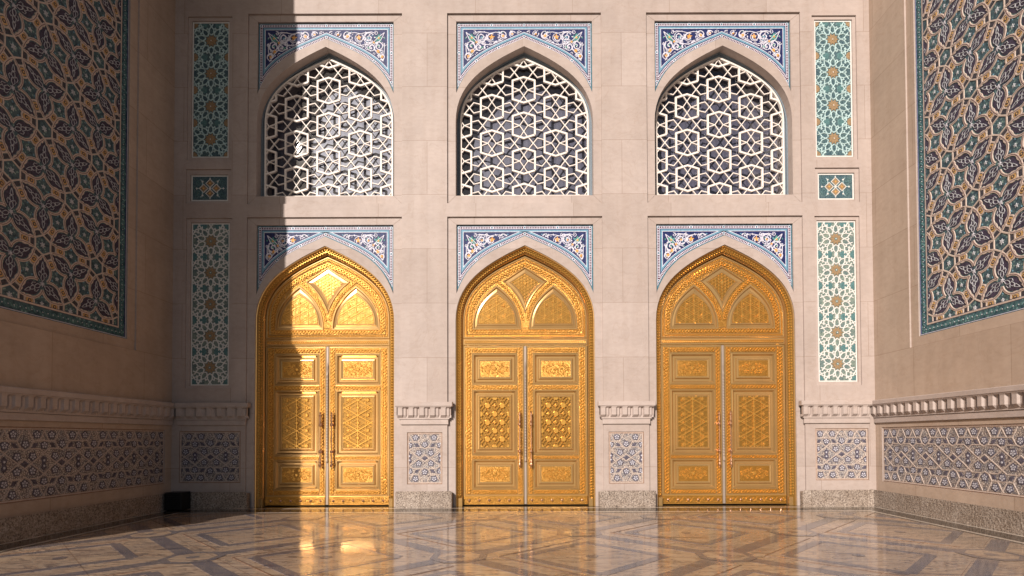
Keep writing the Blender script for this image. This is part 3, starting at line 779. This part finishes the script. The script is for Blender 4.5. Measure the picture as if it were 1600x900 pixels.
# ---- gilded doors
DD = .22
HD = -DD
def vy(y): return V(y, DD)
KX = 1 + DD / DIST
def make_doorframe():
    "splayed gilded band round the doorway with a raised lozenge chain"
    mb = MB(); n = 22
    lo = arch(109.3, DB['op_apex'] - .2, DB['spring'], FLOORV - 4, n=n); li = arch(99.4, vy(399) + .5, vy(500), FLOORV - 4, n=n)
    def mix(t): return [(p[0] * (1 - t) + q[0] * t, p[1] * (1 - t) + q[1] * t) for p, q in zip(lo, li)]
    def hh(t): return -.07 - .125 * t
    mb.loft(lo[:], -.07, mix(.12), hh(.12) + .012, 'gold', closed=False)
    mb.loft(mix(.12), hh(.12) + .012, mix(.18), hh(.18), 'gold', closed=False)
    mb.loft(mix(.18), hh(.18), mix(.80), hh(.80), 'gold_recess_shade', closed=False)
    mb.loft(mix(.80), hh(.80), mix(.86), hh(.86) + .012, 'gold', closed=False)
    mb.loft(mix(.86), hh(.86) + .012, li, hh(1.0), 'gold', closed=False)
    mb.wallring(li, HD - .06, hh(1.0), 'gold', closed=False)
    for t in (.34, .64):
        path = mix(t); pts, tot = along(path, 4.4)
        for p, q, d in pts:
            if p[1] < FLOORV + 14: continue
            mb.pyr(p[0], p[1], 1.8, hh(t) - .002, hh(t) + .008, 'gold_line', 4, 0, top=.35)
    # chain loops between the bosses
    for t0 in (.49,):
        pts, tot = along(mix(t0), 2.2)
        pts = [q_ for q_ in pts if q_[0][1] > FLOORV + 14]
        for ph in (0, math.pi):
            mb.ribbon([(p[0] + q[0] * 2.6 * math.sin(d * math.pi / 4.4 + ph), p[1] + q[1] * 2.6 * math.sin(d * math.pi / 4.4 + ph)) for p, q, d in pts], .9, hh(t0) - .012, hh(t0) + .005, 'gold_line')
    for s_ in (-1, 1):   # plain foot blocks
        mb.box(min(s_ * 99.6, s_ * 109), max(s_ * 99.6, s_ * 109), FLOORV - 2, FLOORV + 13, -.25, -.115, 'gold', bev=.6)
    return mb
def x_(x): return x * KX
def lancet(c, w_, apex, base): 
    return arch(x_(w_), vy(apex), vy(base), None, n=12, c=x_(c))
def raised(mb, lp_fn, steps, m='gold'):
    "concentric mouldings: steps = [(inset, h)]"
    for (d0, h0), (d1, h1) in zip(steps, steps[1:]): mb.loft(lp_fn(d0), HD + h0, lp_fn(d1), HD + h1, m)
def sixfold(mb, reg, ca, cb, s_, w_, h0, h1, m):
    "straight strapwork on a 30 degree grid"
    for ang in (30, 90, 150):
        t = math.radians(ang); dx, dy = math.cos(t), math.sin(t)
        for k in range(-14, 15):
            o = k * s_ / 2 + (s_ * .25 if ang != 90 else 0)
            if ang == 90: o = k * s_ * .577
            p = (ca - dy * o, cb + dx * o)
            for a_, b_ in clipseg((p[0] - dx * 200, p[1] - dy * 200), (p[0] + dx * 200, p[1] + dy * 200), reg): mb.ribbon([a_, b_], w_, h0, h1, m)
def make_tympanum():
    mb = MB(); wA, aA, sA, bA = x_(97.6), vy(400), vy(500), vy(540)
    def ar(d, base=529): return arch(wA - d, aA - d * 1.12, sA, vy(base) + (d if base == 529 else 0), n=20)
    lan = {s_: (lambda d, s_=s_: arch(x_(38.5) - d, vy(445) - d * 1.5, vy(515.5) + d, None, n=12, c=x_(44.3) * s_)) for s_ in (-1, 1)}
    def kite(d):
        f = 1 - d / 30.0; cy = vy(444); top, mid, bot = (0, cy + (vy(416.5) - cy) * f), x_(35.5) * f, cy + (vy(490) - cy) * f
        my = cy + (vy(439.5) - cy) * f
        c = bez((mid, my), (mid * .45, my - (my - bot) * .28), (mid * .16, my - (my - bot) * .66), (0, bot), 8)
        return [top] + [(-x, y) for x, y in c[:-1]] + c[::-1]
    mb.fill([arch(wA, aA, sA, bA, n=20), lan[1](0), lan[-1](0), kite(0)], HD, 'gold_chased')
    mb.wallring(arch(wA, aA, sA, bA, n=20), HD - .06, HD, 'gold')
    # mouldings round the whole field
    for d0, d1, h0, h1 in ((0, 1.2, 0, .014), (1.2, 2.4, .014, .014), (2.4, 3.4, .014, .002), (6.0, 6.8, .002, .010), (6.8, 7.6, .010, .002)):
        mb.loft(ar(d0), HD + h0, ar(d1), HD + h1, 'gold')
    # rope of beads
    pts, tot = along(ar(4.8)[0:], 2.5, True)
    for p, q, d in pts: mb.pyr(p[0], p[1], 1.35, HD, HD + .016, 'gold_line', 5, 0, top=.5)
    # braid following the arch and base
    braid(mb, ar(12.0), 7.5, 10.0, HD, HD + .016, 'gold_line', closed=True)
    mb.loft(ar(16.2), HD + .002, ar(16.9), HD + .009, 'gold'); mb.loft(ar(16.9), HD + .009, ar(17.5), HD + .002, 'gold')
    # braid between the lancets and round the kite
    for s_ in (-1, 1):
        l = [(x, y) for x, y in lan[s_](-4.2)]
        inner = [p for p in l if p[0] * s_ < x_(46) and vy(507) < p[1]]
        braid(mb, inner, 5.5, 8.5, HD, HD + .015, 'gold_line')
    # transom
    mb.box(-wA, wA, vy(539.6), vy(529.2), HD, HD + .012, 'gold', bev=.8)
    braid(mb, [(-wA + 3, (vy(539.6) + vy(529.2)) / 2), (wA - 3, (vy(539.6) + vy(529.2)) / 2)], 6.0, 6.0, HD + .012, HD + .026, 'gold_line')
    for s_ in (-1, 1):
        f = lan[s_]
        raised(mb, f, [(0, 0), (.8, .018), (2.6, .018), (4.0, -.016), (7.2, -.010), (8.2, .006), (9.4, .006), (10.2, -.004)], 'gold')
        reg = f(10.2); mb.fill([reg], HD - .004, 'gold_recess_shade')
        sixfold(mb, reg, x_(44.3) * s_, vy(484), 24.0, 1.5, HD - .004, HD + .010, 'gold_line')
        sixfold(mb, reg, x_(44.3) * s_, vy(484), 12.0, .7, HD - .004, HD + .005, 'gold_line')
        for (dx, dy) in ((0, 0), (0, 15), (-12, -8), (12, -8), (-11, 9), (11, 9), (0, -15)):
            flower(mb, x_(44.3) * s_ + dx, vy(486) + dy, 3.4, HD - .004, HD + .013, 'gold_line', 6)
    raised(mb, kite, [(0, 0), (.8, .018), (2.2, .018), (3.8, -.012), (9, -.008), (10, .006), (11.2, .006), (12, -.004)], 'gold')
    reg = kite(12.0); mb.fill([reg], HD - .004, 'gold_recess_shade'); sixfold(mb, reg, 0, vy(443), 9.0, .9, HD - .004, HD + .010, 'gold_line'); flower(mb, 0, vy(443), 4.5, HD, HD + .013, 'gold_line', 6)
    return mb
PANELS = [(553, 600, 'scroll'), (609.5, 710.5, 'main'), (718, 764, 'scroll')]
def make_leaf(s_):
    mb = MB(); a0, a1 = x_(2.4), x_(96.8); b0, b1 = vy(788.3), vy(540.3)
    def rr(x0, x1, y0, y1):
        xs = sorted((x_(x0) * s_, x_(x1) * s_)); return rect(xs[0], xs[1], vy(y1), vy(y0))
    outer = rr(2.4, 96.8, 540.3, 788.3); hs = [rr(13.5, 82, y0, y1) for y0, y1, _ in PANELS]
    mb.fill([outer] + hs, HD, 'gold'); mb.wallring(outer, HD - .06, HD, 'gold')
    for h in hs: mb.wallring(h, HD - .03, HD, 'gold')
    # flat chased ground under the braids, sunken shade in its colour, drawn as frame
    def strip(x0, x1, y0, y1):
        r_ = rr(x0, x1, y0, y1); mb.face([(*p, HD + .001) for p in r_], 'gold_chased'); r2 = inset(r_, -.6)
        mb.ribbon(r2, 1.0, HD, HD + .010, 'gold', closed=True)
    strip(4.6, 11.6, 543, 772); strip(84, 93.5, 543, 772)
    for y0, y1 in ((543.3, 551.2), (602, 608.6), (712.3, 717.2), (765.6, 772)): strip(12.8, 82.8, y0, y1)
    hb = HD + .001
    braid(mb, [(s_ * x_(8.1), vy(543.5)), (s_ * x_(8.1), vy(771.5))], 7.0, 10.5, hb, HD + .017, 'gold_line')
    braid(mb, [(s_ * x_(88.8), vy(543.5)), (s_ * x_(88.8), vy(771.5))], 8.6, 10.5, hb, HD + .017, 'gold_line')
    for y, w_ in ((547.3, 6.6), (605.3, 6.2), (714.8, 4.8), (768.8, 5.8)):
        braid(mb, [(s_ * x_(13), vy(y)), (s_ * x_(82.5), vy(y))], w_, 10.0, hb, HD + .017, 'gold_line')
    # kick band
    kb = rr(3.0, 96.4, 775.2, 787.6); mb.box(kb[0][0], kb[1][0], kb[0][1], kb[2][1], HD, HD + .012, 'gold_chased', bev=.5)
    mb.ribbon([kb[3], kb[2]], .9, HD, HD + .02, 'gold_line'); mb.ribbon([kb[0], kb[1]], .9, HD, HD + .02, 'gold_line')
    n = 13
    for i in range(n - 1):
        t = (i + .5) / (n - 1); x = kb[0][0] + (kb[1][0] - kb[0][0]) * t; y = (kb[0][1] + kb[2][1]) / 2
        if i % 2 == 1: mb.ribbon(circ(x, y, 3.0, 4), .9, HD + .01, HD + .022, 'gold_line', closed=True)
        else: mb.ribbon(circ(x, y, 4.2, 10), .9, HD + .01, HD + .022, 'gold_line', closed=True)
    return mb
def make_stud():
    mb = MB(); y = 0
    for i in range(1):
        x = 0; prof = [(2.3, .012), (2.1, .022), (1.5, .031), (.7, .036)]
        rings = [(circ(x, y, r_, 10), HD + h) for r_, h in prof]
        for (l0, h0), (l1, h1) in zip(rings, rings[1:]): mb.loft(l0, h0, l1, h1, 'bronze')
        mb.face([(*p, rings[-1][1]) for p in rings[-1][0]], 'bronze')
    return mb
def make_panel(s_, j, style):
    y0, y1, kd = PANELS[j]; mb = MB()
    xs = sorted((s_ * x_(13.5), s_ * x_(82))); r0 = rect(xs[0], xs[1], vy(y1), vy(y0))
    H = HD
    st = [(0, .004), (.8, .010), (1.6, .010), (4.2, -.030), (7.0, -.030), (8.4, .002), (9.6, .004), (10.4, -.002), (11.4, -.002)]
    for (d0, h0), (d1, h1) in zip(st, st[1:]): mb.loft(inset(r0, d0), H + h0, inset(r0, d1), H + h1, 'gold')
    reg = inset(r0, 11.4); ca, cb = (reg[0][0] + reg[1][0]) / 2, (reg[0][1] + reg[2][1]) / 2
    z = H - .002
    zf = z; z0 = z
    if kd == 'main': z = z - (.030 if style == 'star' else .012); mb.wallring(reg, z, zf, 'gold_recess_shade')
    mb.face([(*p, z) for p in reg], 'gold_recess_shade' if kd == 'main' else 'gold_chased')
    zt = z0 - z
    if kd == 'main':
        pts, tot = along(inset(r0, 9.9), 2.4, True)
        for p, q, d in pts: mb.pyr(p[0], p[1], .95, z0, z0 + .014, 'gold_line', 4, .78, top=.4)
        if style == 'star':
            nx, ny = 4, 6; W_, Hh = reg[1][0] - reg[0][0], reg[2][1] - reg[0][1]; dx, dy = W_ / nx, Hh / ny
            for i in range(nx + 1):
                for k in range(ny + 1):
                    x, y = reg[0][0] + i * dx, reg[0][1] + k * dy
                    if (i + k) % 2 == 0:
                        lp = clipconvex(circ(x, y, 5.3, 8, math.pi / 8), reg)
                        if len(lp) > 2: mb.blob(lp, z, z + zt + .010, 'gold_line', .8)
                        for a_ in range(8):
                            t = a_ * math.pi / 4 + math.pi / 8
                            for run in clippoly([(x + 4.8 * math.cos(t), y + 4.8 * math.sin(t)), (x + 8.6 * math.cos(t), y + 8.6 * math.sin(t))], reg): mb.ribbon(run, 1.1, z, z + zt + .006, 'gold_line')
                    else:
                        lp = clipconvex(star(x, y, 4.4, 2.2, 4, 0), reg)
                        if len(lp) > 2: mb.blob(lp, z, z + zt + .008, 'gold_line', .6)
                        for run in clippoly(circ(x, y, 6.4, 8, 0) + [circ(x, y, 6.4, 8, 0)[0]], reg): mb.ribbon(run, 1.0, z, z + zt + .003, 'gold_line')
        else:
            sixfold(mb, reg, ca, cb, 42.0, 2.0, z, z + zt + .010, 'gold_line')
            sixfold(mb, reg, ca, cb, 21.0, .9, z, z + zt + .002, 'gold_line')
            for k in range(-3, 4):
                for q in (-1, 0, 1):
                    x, y = ca + q * 15.5, cb + k * 24.2 + (12.1 if q else 0)
                    if inside((x, y), inset(r0, 14)): flower(mb, x, y, 4.6, z, z + zt + .008, 'gold_line', 6, .5); mb.pyr(x, y, 1.5, z, z + zt + .018, 'gold_line', 6, top=.4)
                    y += 12.1
                    if inside((x, y), inset(r0, 14)): mb.blob(star(x, y, 3.6, 1.6, 4, .78), z, z + zt + .006, 'gold_line', .6)
    else:
        flower(mb, ca, cb, 4.6, z, z + .016, 'gold_line', 8); mb.pyr(ca, cb, 1.5, z, z + .022, 'gold_line', 6, top=.4)
        k = .82
        for sx in (-1, 1):
            for sy in (-1, 1):
                for ox, oy, r_, st0, sg in ((8, 4.2, 3.6, 3.4, 1), (14.5, 4.6, 3.4, .5, -1), (19.5, 3.2, 2.6, 3, 1), (11.5, 8.0, 2.4, 1, 1), (4.5, 8.0, 2.6, 2, -1)):
                    p = (ca + sx * ox, cb + sy * oy * k)
                    for run in clippoly(spiral(p[0], p[1], r_, 1.2, st0 if sx > 0 else math.pi - st0, sg * sx * sy, 12), reg): mb.ribbon(run, .95, z, z + .012, 'gold_line')
                    if inside(p, reg): mb.pyr(p[0], p[1], 1.1, z, z + .017, 'gold_line', 5, top=.5)
    return mb
def lathe(mb, a, h, prof, m, n=12):
    "vertical turned rod; prof = [(b, radius)]"
    for (b0, r0), (b1, r1) in zip(prof, prof[1:]):
        for i in range(n):
            t0, t1 = 2 * math.pi * i / n, 2 * math.pi * (i + 1) / n
            mb.face([(a + r_ * math.cos(t), b, h + r_ * math.sin(t) / PX) for t, b, r_ in ((t0, b0, r0), (t1, b0, r0), (t1, b1, r1), (t0, b1, r1))], m)
def make_handle(s_):
    mb = MB(); a = s_ * x_(8.9); v = lambda y: V(y, .12)
    prof = [(v(732), 0.05), (v(731), .9), (v(729.5), .8), (v(728), 1.9), (v(725.5), 2.1), (v(723), 1.2), (v(721), 1.7), (v(718), 1.2), (v(710), .9), (v(707.5), 1.1), (v(706), 2.0), (v(703.5), 2.0), (v(702), .8), (v(684), 1.0), (v(666), .8), (v(664), 2.0), (v(661), 2.0), (v(659.5), 1.1), (v(657), 1.6), (v(650), 1.4), (v(648), 2.0), (v(646), 1.2), (v(644), 1.6), (v(642.5), .05)]
    lathe(mb, a, -.13, prof, 'bronze')
    for y in (662.5, 704.8):
        mb.box(a - 1.1, a + 1.1, v(y) - 1.1, v(y) + 1.1, HD, -.13, 'bronze'); mb.pyr(a, v(y), 3.0, HD, HD + .02, 'bronze', 10, top=.7)
    return mb
def make_post():
    mb = MB(); mb.box(-x_(1.9), x_(1.9), vy(788), vy(540.5), HD - .04, HD + .008, 'silver_post', bev=.5)
    prof = []; y = 716.0
    prof = [(vy(722), .8), (vy(720), 2.2)]
    k = 0
    while y > 592: prof.append((vy(y), 1.25 if k % 2 else 1.9)); y -= 2.2; k += 1
    prof += [(vy(590), 1.2), (vy(585), 2.0), (vy(580), .9), (vy(572), 1.4), (vy(566), .4)]
    lathe(mb, 0, HD + .012, prof, 'silver_post', 10)
    return mb
dlabels = {-1: 'gilded double door half in shade beneath the left window, ribbed strapwork panels', 0: 'gilded double door in the middle with pierced star lattice panels', 1: 'gilded double door in full sun nearest the right wall, ribbed strapwork panels'}
for i in (-1, 0, 1):
    dr = part('dframe', 'door', make_doorframe, facade, (i * BAY / PX, 0, EYE)); dr['label'] = dlabels[i]
    part('tymp', 'tympanum', make_tympanum, dr)
    for s_ in (-1, 1):
        part(('leaf', s_), 'door_leaf', lambda: make_leaf(s_), dr); [part('stud', 'stud', make_stud, dr, (s_ * x_(9.8 + q * 15.6) / PX, 0, vy(781.5) / PX)) for q in range(6)]
        for j in range(3):
            sty = 'star' if i == 0 else 'strap'
            part(('panel', s_, j, sty if j == 1 else ''), 'door_panel', lambda: make_panel(s_, j, sty), dr)
        part(('handle', s_), 'pull_handle', lambda: make_handle(s_), dr)
    part('post', 'centre_post', make_post, dr)
mb = MB()
for i in (-1, 0, 1): mb.face([(i * BAY + a, b, -.44) for a, b in rect(-112, 112, FLOORV - 10, DB['op_apex'] + 4)], 'black_plastic')
mb.build('door_backing', facade, OF)

# ================================================================== SIDE WALLS
def big_panel(mb, s0, s1, v0, v1, z):
    "girih panel: trefoil leaves, gold roundels and teal hexagons on a triangular lattice"
    r0 = rect(s0, s1, v0, v1)
    mb.face([(*p, z) for p in r0], 'border_teal')
    def fr(d0, d1, h0, h1, m): mb.loft(inset(r0, d0), z + h0, inset(r0, d1), z + h1, m)
    fr(0, 1.2, .002, .012, 'teal_edge'); fr(1.2, 1.9, .012, .012, 'vine_white'); fr(1.9, 2.4, .012, .002, 'navy')
    fr(12.4, 13.1, .002, .006, 'dado_navy'); fr(13.1, 15.0, .006, .007, 'ribbon_tan'); fr(15.0, 15.8, .007, .002, 'dado_navy')
    pts, tot = along(inset(r0, 7.4), 7.0, True)
    for k, (p, q, d) in enumerate(pts):
        t = (-q[1], q[0]) if True else 0
        tx, ty = q[1], -q[0]
        lf = [(p[0] + tx * 3.2 + q[0] * 2.6, p[1] + ty * 3.2 + q[1] * 2.6), (p[0] + tx * .3 + q[0] * 1.6 * 1, p[1] + ty * .3 + q[1] * 1.6), (p[0] - tx * 3.0 - q[0] * 2.4, p[1] - ty * 3.0 - q[1] * 2.4), (p[0] + tx * .6 - q[0] * 1.8, p[1] + ty * .6 - q[1] * 1.8)]
        mb.blob(lf, z, z + .006, 'jade', .7)
        mb.pyr(p[0] + tx * 3.5, p[1] + ty * 3.5, .9, z, z + .008, 'vine_pale', 5, top=.6)
    inn = inset(r0, 15.8); mb.face([(*p, z + .001) for p in inn], 'teal_ground')
    P = 78.5; A0 = (186.0, 338.0)
    e1 = (P, 0.0); e2 = (P / 2, P * math.sqrt(3) / 2)
    cx, cy = (s0 + s1) / 2, (v0 + v1) / 2
    def line(pl, w_, h, m, taper=.7):
        for run in clippoly(pl, inn): mb.ribbon(run, w_, z, z + h, m, taper=taper)
    def fillp(lp, h, m, ins=.9):
        c = clipconvex(lp, inn)
        if len(c) > 2: mb.blob(c, z, z + h, m, ins)
    n = 9
    for i in range(-n, n + 1):
        for j in range(-n, n + 1):
            ax, ay = A0[0] + i * e1[0] + j * e2[0], A0[1] + j * e2[1]
            for (tx, ty, base) in ((ax, ay, 30), (ax + 39.25, ay - 22.66, 90)):
                if not (s0 - 45 < tx < s1 + 45 and v0 - 45 < ty < v1 + 45): continue
                # three leaves: A points at 30,150,270; B at 90,210,330
                for k in range(3):
                    t = math.radians(base + 120 * k); c_, s_ = math.cos(t), math.sin(t)
                    def T(u, v_): return (tx + c_ * u - s_ * v_, ty + s_ * u + c_ * v_)
                    half = [(4.4, 2.6), (8, 5.8), (12, 7.6), (16, 8.0), (20.5, 6.6), (25.5, 3.3), (29.8, 0)]
                    lf = [T(0, 0)] + [T(u, -v_) for u, v_ in half] + [T(u, v_) for u, v_ in half[::-1][1:]]
                    fillp(lf, .004, 'leaf_plum', .97)
                    # tan outline of the trefoil
                    big = [(3.6, 6.2), (7.4, 8.9), (12, 10.4), (16.5, 10.7), (21.5, 9.2), (27, 5.6), (31.8, 1.4)]
                    for sg in (1, -1):
                        line([T(u, v_ * sg) for u, v_ in big], 3.2, .010, 'ribbon_tan', .8); line([T(u, v_ * sg) for u, v_ in big], .5, .012, 'maroon', 1)
                    # pale vine inside the leaf
                    line([T(3, 0), T(6, 2.2), T(10, 1.6), T(13, -2.2), T(17, -1.6), T(19, 1.8), T(23, 1.0), T(26, 0)], .75, .009, 'vine_pale'); line([T(3, 0), T(6, -2.2), T(10, -1.6), T(13, 2.2), T(17, 1.6), T(19, -1.8), T(23, -1.0), T(26, 0)], .75, .009, 'vine_pale')
                    line([T(8, 4.0), T(11.5, 5.4), T(14, 3.8), T(12, 2.4)], .6, .009, 'vine_pale'); line([T(8, -4.0), T(11.5, -5.4), T(14, -3.8), T(12, -2.4)], .6, .009, 'vine_pale')
                    if inside(T(18, 0), inn): flower(mb, *T(18, 0), 1.7, z, z + .010, 'vine_pale', 4)
                if inside((tx, ty), inn): flower(mb, tx, ty, 3.6, z, z + .011, 'dado_white', 6)
            # teal cell mid-way between A and its three B neighbours: rosette
            for k in range(3):
                t = math.radians(90 + 120 * k); mx_, my_ = ax + 22.66 * math.cos(t), ay + 22.66 * math.sin(t)
                if inside((mx_, my_), inn):
                    flower(mb, mx_, my_, 3.2, z, z + .008, 'vine_pale', 5)
                    for q in range(6):
                        tt = q * math.pi / 3 + t
                        p = (mx_ + 7.5 * math.cos(tt), my_ + 7.5 * math.sin(tt))
                        if inside(p, inn): flower(mb, p[0], p[1], 1.5, z, z + .006, 'jade' if q % 2 else 'light_blue', 4)
            # H cell: hexagon with a ring of dark keys and six gold roundels
            hx, hy = ax - 39.25, ay + 22.66
            if not (s0 - 35 < hx < s1 + 35 and v0 - 35 < hy < v1 + 35): continue
            hexo = [(hx + 11.5 * math.cos(math.radians(30 + 60 * k)), hy + 11.5 * math.sin(math.radians(30 + 60 * k))) for k in range(6)]
            line(hexo + [hexo[0]], 2.0, .0095, 'ribbon_tan', .75)
            if inside((hx, hy), inn): flower(mb, hx, hy, 4.2, z, z + .009, 'vine_pale', 6)
            ring = circ(hx, hy, 19.5, 24); 
            for k in range(6):
                t = math.radians(60 * k); t2 = math.radians(60 * k + 30)
                # key blocks
                kq = [(hx + r_ * math.cos(t) - o * math.sin(t), hy + r_ * math.sin(t) + o * math.cos(t)) for r_, o in ((11.4, -3.6), (15.6, -4.4), (15.6, 4.4), (11.4, 3.6))]
                fillp(kq, .005, 'dark_quad', .9)
                for o in (-1, 1):
                    line([(hx + r_ * math.cos(t) - o * q * math.sin(t), hy + r_ * math.sin(t) + o * q * math.cos(t)) for r_, q in ((10.2, 5.4), (17.5, 6.2))], 1.8, .0092, 'ribbon_tan', .75)
                gx, gy = hx + 23.0 * math.cos(t), hy + 23.0 * math.sin(t)
                line([(hx + 17.3 * math.cos(t + q) , hy + 17.3 * math.sin(t + q)) for q in (-.42, -.2, 0, .2, .42)], 1.7, .009, 'ribbon_tan', .75)
                line(circ(gx, gy, 5.9, 14) + [circ(gx, gy, 5.9, 14)[0]], 1.8, .010, 'ribbon_tan', .75)
                fillp(circ(gx, gy, 4.3, 12), .008, 'ring_gold', .95)
                if inside((gx, gy), inn): mb.pyr(gx, gy, 2.4, z, z + .012, 'dark_quad', 10, top=.9); mb.pyr(gx, gy, 1.5, z + .01, z + .015, 'ring_gold', 6, top=.5)

def side_wall(X, sgn, label, parent_name='side_wall'):
    root = thing(parent_name, (X / PX, -SIDE_L / PX / 2, 0), label, 'wall')
    fr = Fr((0, SIDE_L / PX / 2, EYE), (0, -1, 0), (0, 0, 1), (-sgn, 0, 0))
    m = 'travertine_side'
    gro = rect(79, 361, 126, WTOP - 100); pan = rect(94, 346, 139.5, 660); dad = rect(15, SIDE_L - 15, -68.5, 14)
    W_ = MB(fr)
    out = rect(0, SIDE_L, FLOORV - 20, WTOP)
    W_.fill([out, gro, dad], 0, m); W_.wallring(gro, -.03, 0, 'travertine_plain'); W_.wallring(dad, -.04, 0, 'travertine_plain')
    W_.fill([gro, pan], -.03, m); W_.wallring(pan, -.07, -.03, 'travertine_plain')
    # far side and the outer end, notched out of view to step its cast shadow
    n0, n1, dn = 378.0, 773.0, 34.0
    T = .9
    for v0, v1, L_ in ((FLOORV - 20, n0, SIDE_L), (n0, n1, SIDE_L - dn), (n1, WTOP, SIDE_L)):
        W_.face([(L_, v0, 0), (L_, v0, -T), (L_, v1, -T), (L_, v1, 0)], m)
    W_.face([(0, FLOORV - 20, -T), (0, WTOP, -T), (SIDE_L, WTOP, -T), (SIDE_L, FLOORV - 20, -T)], m); W_.face([(0, WTOP, 0), (SIDE_L, WTOP, 0), (SIDE_L, WTOP, -T), (0, WTOP, -T)], m)
    for v_ in (n0, n1): W_.face([(SIDE_L - dn, v_, 0), (SIDE_L, v_, 0), (SIDE_L, v_, -T), (SIDE_L - dn, v_, -T)], m)
    # carve the notch out of the two faces
    W_.build('wall', root)
    return root, fr
def side_wall_full(X, sgn, label):
    root = thing('side_wall', (X / PX, -SIDE_L / PX / 2, 0), label, 'wall')
    fr = Fr((0, SIDE_L / PX / 2, EYE), (0, -1, 0), (0, 0, 1), (-sgn, 0, 0))
    m = 'travertine_side'; T = .9
    gro = rect(79, 361, 126, WTOP - 100); pan = rect(94, 346, 139.5, 660); dad = rect(15, SIDE_L - 15, -68.5, 14)
    n0, n1, dn = 378.0, 773.0, 34.0; LL = SIDE_L
    out = [(0, FLOORV - 20), (LL, FLOORV - 20), (LL, n0), (LL - dn, n0 + 6), (LL - dn, n1 - 6), (LL, n1), (LL, WTOP), (0, WTOP)]  # unseen outer end notched, shaped to step the edge of its cast shadow
    W_ = MB(fr)
    W_.fill([out, gro, dad], 0, m); W_.fill([out], -T, m); W_.wallring(out, -T, 0, 'travertine_plain')
    W_.wallring(gro, -.03, 0, 'travertine_plain'); W_.wallring(dad, -.04, 0, 'travertine_plain')
    W_.fill([gro, pan], -.03, m); W_.wallring(pan, -.07, -.03, 'travertine_plain')
    W_.build('wall', root)
    B_ = MB(fr); big_panel(B_, 94, 346, 139.5, 660, -.06); B_.build('mosaic_panel', root)
    D_ = MB(fr); dado_tile(D_, 15, LL - 15, -68.5, 14, -.022, 55.0); D_.build('dado_tile', root)
    C_ = MB(fr); cornice_run(C_, 0, LL, 0, 1, 'travertine_side' if False else 'travertine_plain'); C_.build('cornice', root)
    P_ = MB(fr); plinth_run(P_, 0, LL, 0, 1); P_.build('plinth', root)
    return root
side_wall_full(XR, 1, 'sunlit stone side wall at the right with tall trefoil mosaic panel')
side_wall_full(XL, -1, 'shaded stone side wall at the left with tall trefoil mosaic panel')

# ================================================================== FLOOR
FF = Fr((0, 0, 0), (1, 0, 0), (0, -1, 0), (0, 0, 1))     # a = x, b = distance in front of the facade
fl = MB(FF)
fl.face([(XL - 60, -90, 0), (XR + 60, -90, 0), (XR + 60, 905, 0), (XL - 60, 905, 0)], 'marble_beige')
for x0, x1, y0, y1 in ((-30000, 30000, 905, 30000), (-30000, 30000, -30000, -90), (-30000, XL - 60, -90, 905), (XR + 60, 30000, -90, 905)):
    fl.face([(x0, y0, 0), (x1, y0, 0), (x1, y1, 0), (x0, y1, 0)], 'court_paving')
LB, RB = XL + 10, XR - 10
def band_loop(d): return [(LB + d * .75, 900), (LB + d * .75, 10 + d), (RB - d * .75, 10 + d), (RB - d * .75, 900)]
def strip_between(d0, d1, h, m):
    l0, l1 = band_loop(d0), band_loop(d1)
    for i in range(3): fl.face([(*l0[i], h), (*l0[i + 1], h), (*l1[i + 1], h), (*l1[i], h)], m)
strip_between(-18, 1, .001, 'marble_dark')
strip_between(1, 9, .001, 'marble_pale'); strip_between(9, 46, .001, 'marble_dark'); strip_between(46, 54, .001, 'marble_pale'); strip_between(54, 60, .001, 'marble_dark')
fl.face([(-BAY * 1.5, -40, .001), (BAY * 1.5, -40, .001), (BAY * 1.5, -8, .001), (-BAY * 1.5, -8, .001)], 'marble_dark')
dd = 61; reg = [(LB + dd * .75, 900), (LB + dd * .75, 10 + dd), (RB - dd * .75, 10 + dd), (RB - dd * .75, 900)]
PF = 241.0
for i in range(-4, 5):
    for j in range(-1, 5):
        x, y = 60 + i * PF - (PF / 2 if j % 2 else 0), 235 + j * PF / 2 + 0
        # lozenge lattice of straight blue-grey bands
        for sg in (1, -1):
            for run in clippoly([(x, y), (x + PF / 2, y + sg * PF / 2)], reg): fl.ribbon(run, 15, .0005, .0014, 'marble_blue', taper=1)
            for run in clippoly([(x + 36, y), (x + PF / 2, y + sg * (PF / 2 - 36))], reg): fl.ribbon(run, 1.6, .0005, .0040, 'marble_red', taper=1)
        sq = circ(x, y, 27, 8, math.pi / 8)
        if all(inside(p, reg) for p in sq): fl.face([(*p, .0045) for p in sq], 'marble_blue'); fl.face([(*p, .0055) for p in circ(x, y, 20, 8, math.pi / 8)], 'marble_beige'); fl.face([(*p, .0062) for p in circ(x, y, 6, 6)], 'marble_blue')
        xc, yc = x + PF / 2, y
        oc = circ(xc, yc, 66, 4, 0)
        for a_, b_ in zip(oc, oc[1:] + oc[:1]):
            for run in clippoly([a_, b_], reg): fl.ribbon(run, 9, .0005, .0024, 'marble_blue', taper=1)
        if inside((xc, yc), reg): fl.face([(*p, .003) for p in circ(xc, yc, 6, 6)], 'marble_blue')
o = fl.build('floor'); o['kind'] = 'structure'

# ---- black box in the shaded corner
bx_ = thing('black_box', (XL / PX + .33, -.30, 0), 'small black box on the floor in the shaded left corner', 'box')
mb = MB(Fr((0, .0, 0), (1, 0, 0), (0, 0, 1), (0, -1, 0)))
lo = rect(-13, 13, 0, 27)
mb.box(-13, 13, 1, 27, -.14, .16, 'black_plastic', bev=1.2, back=True); mb.build('case', bx_)
mb = MB(Fr((0, .0, 0), (1, 0, 0), (0, 0, 1), (0, -1, 0)))
for k in range(6): mb.ribbon([(-9, 6 + k * 3), (9, 6 + k * 3)], 1.0, .155, .168, 'black_plastic')
mb.build('grille', bx_)
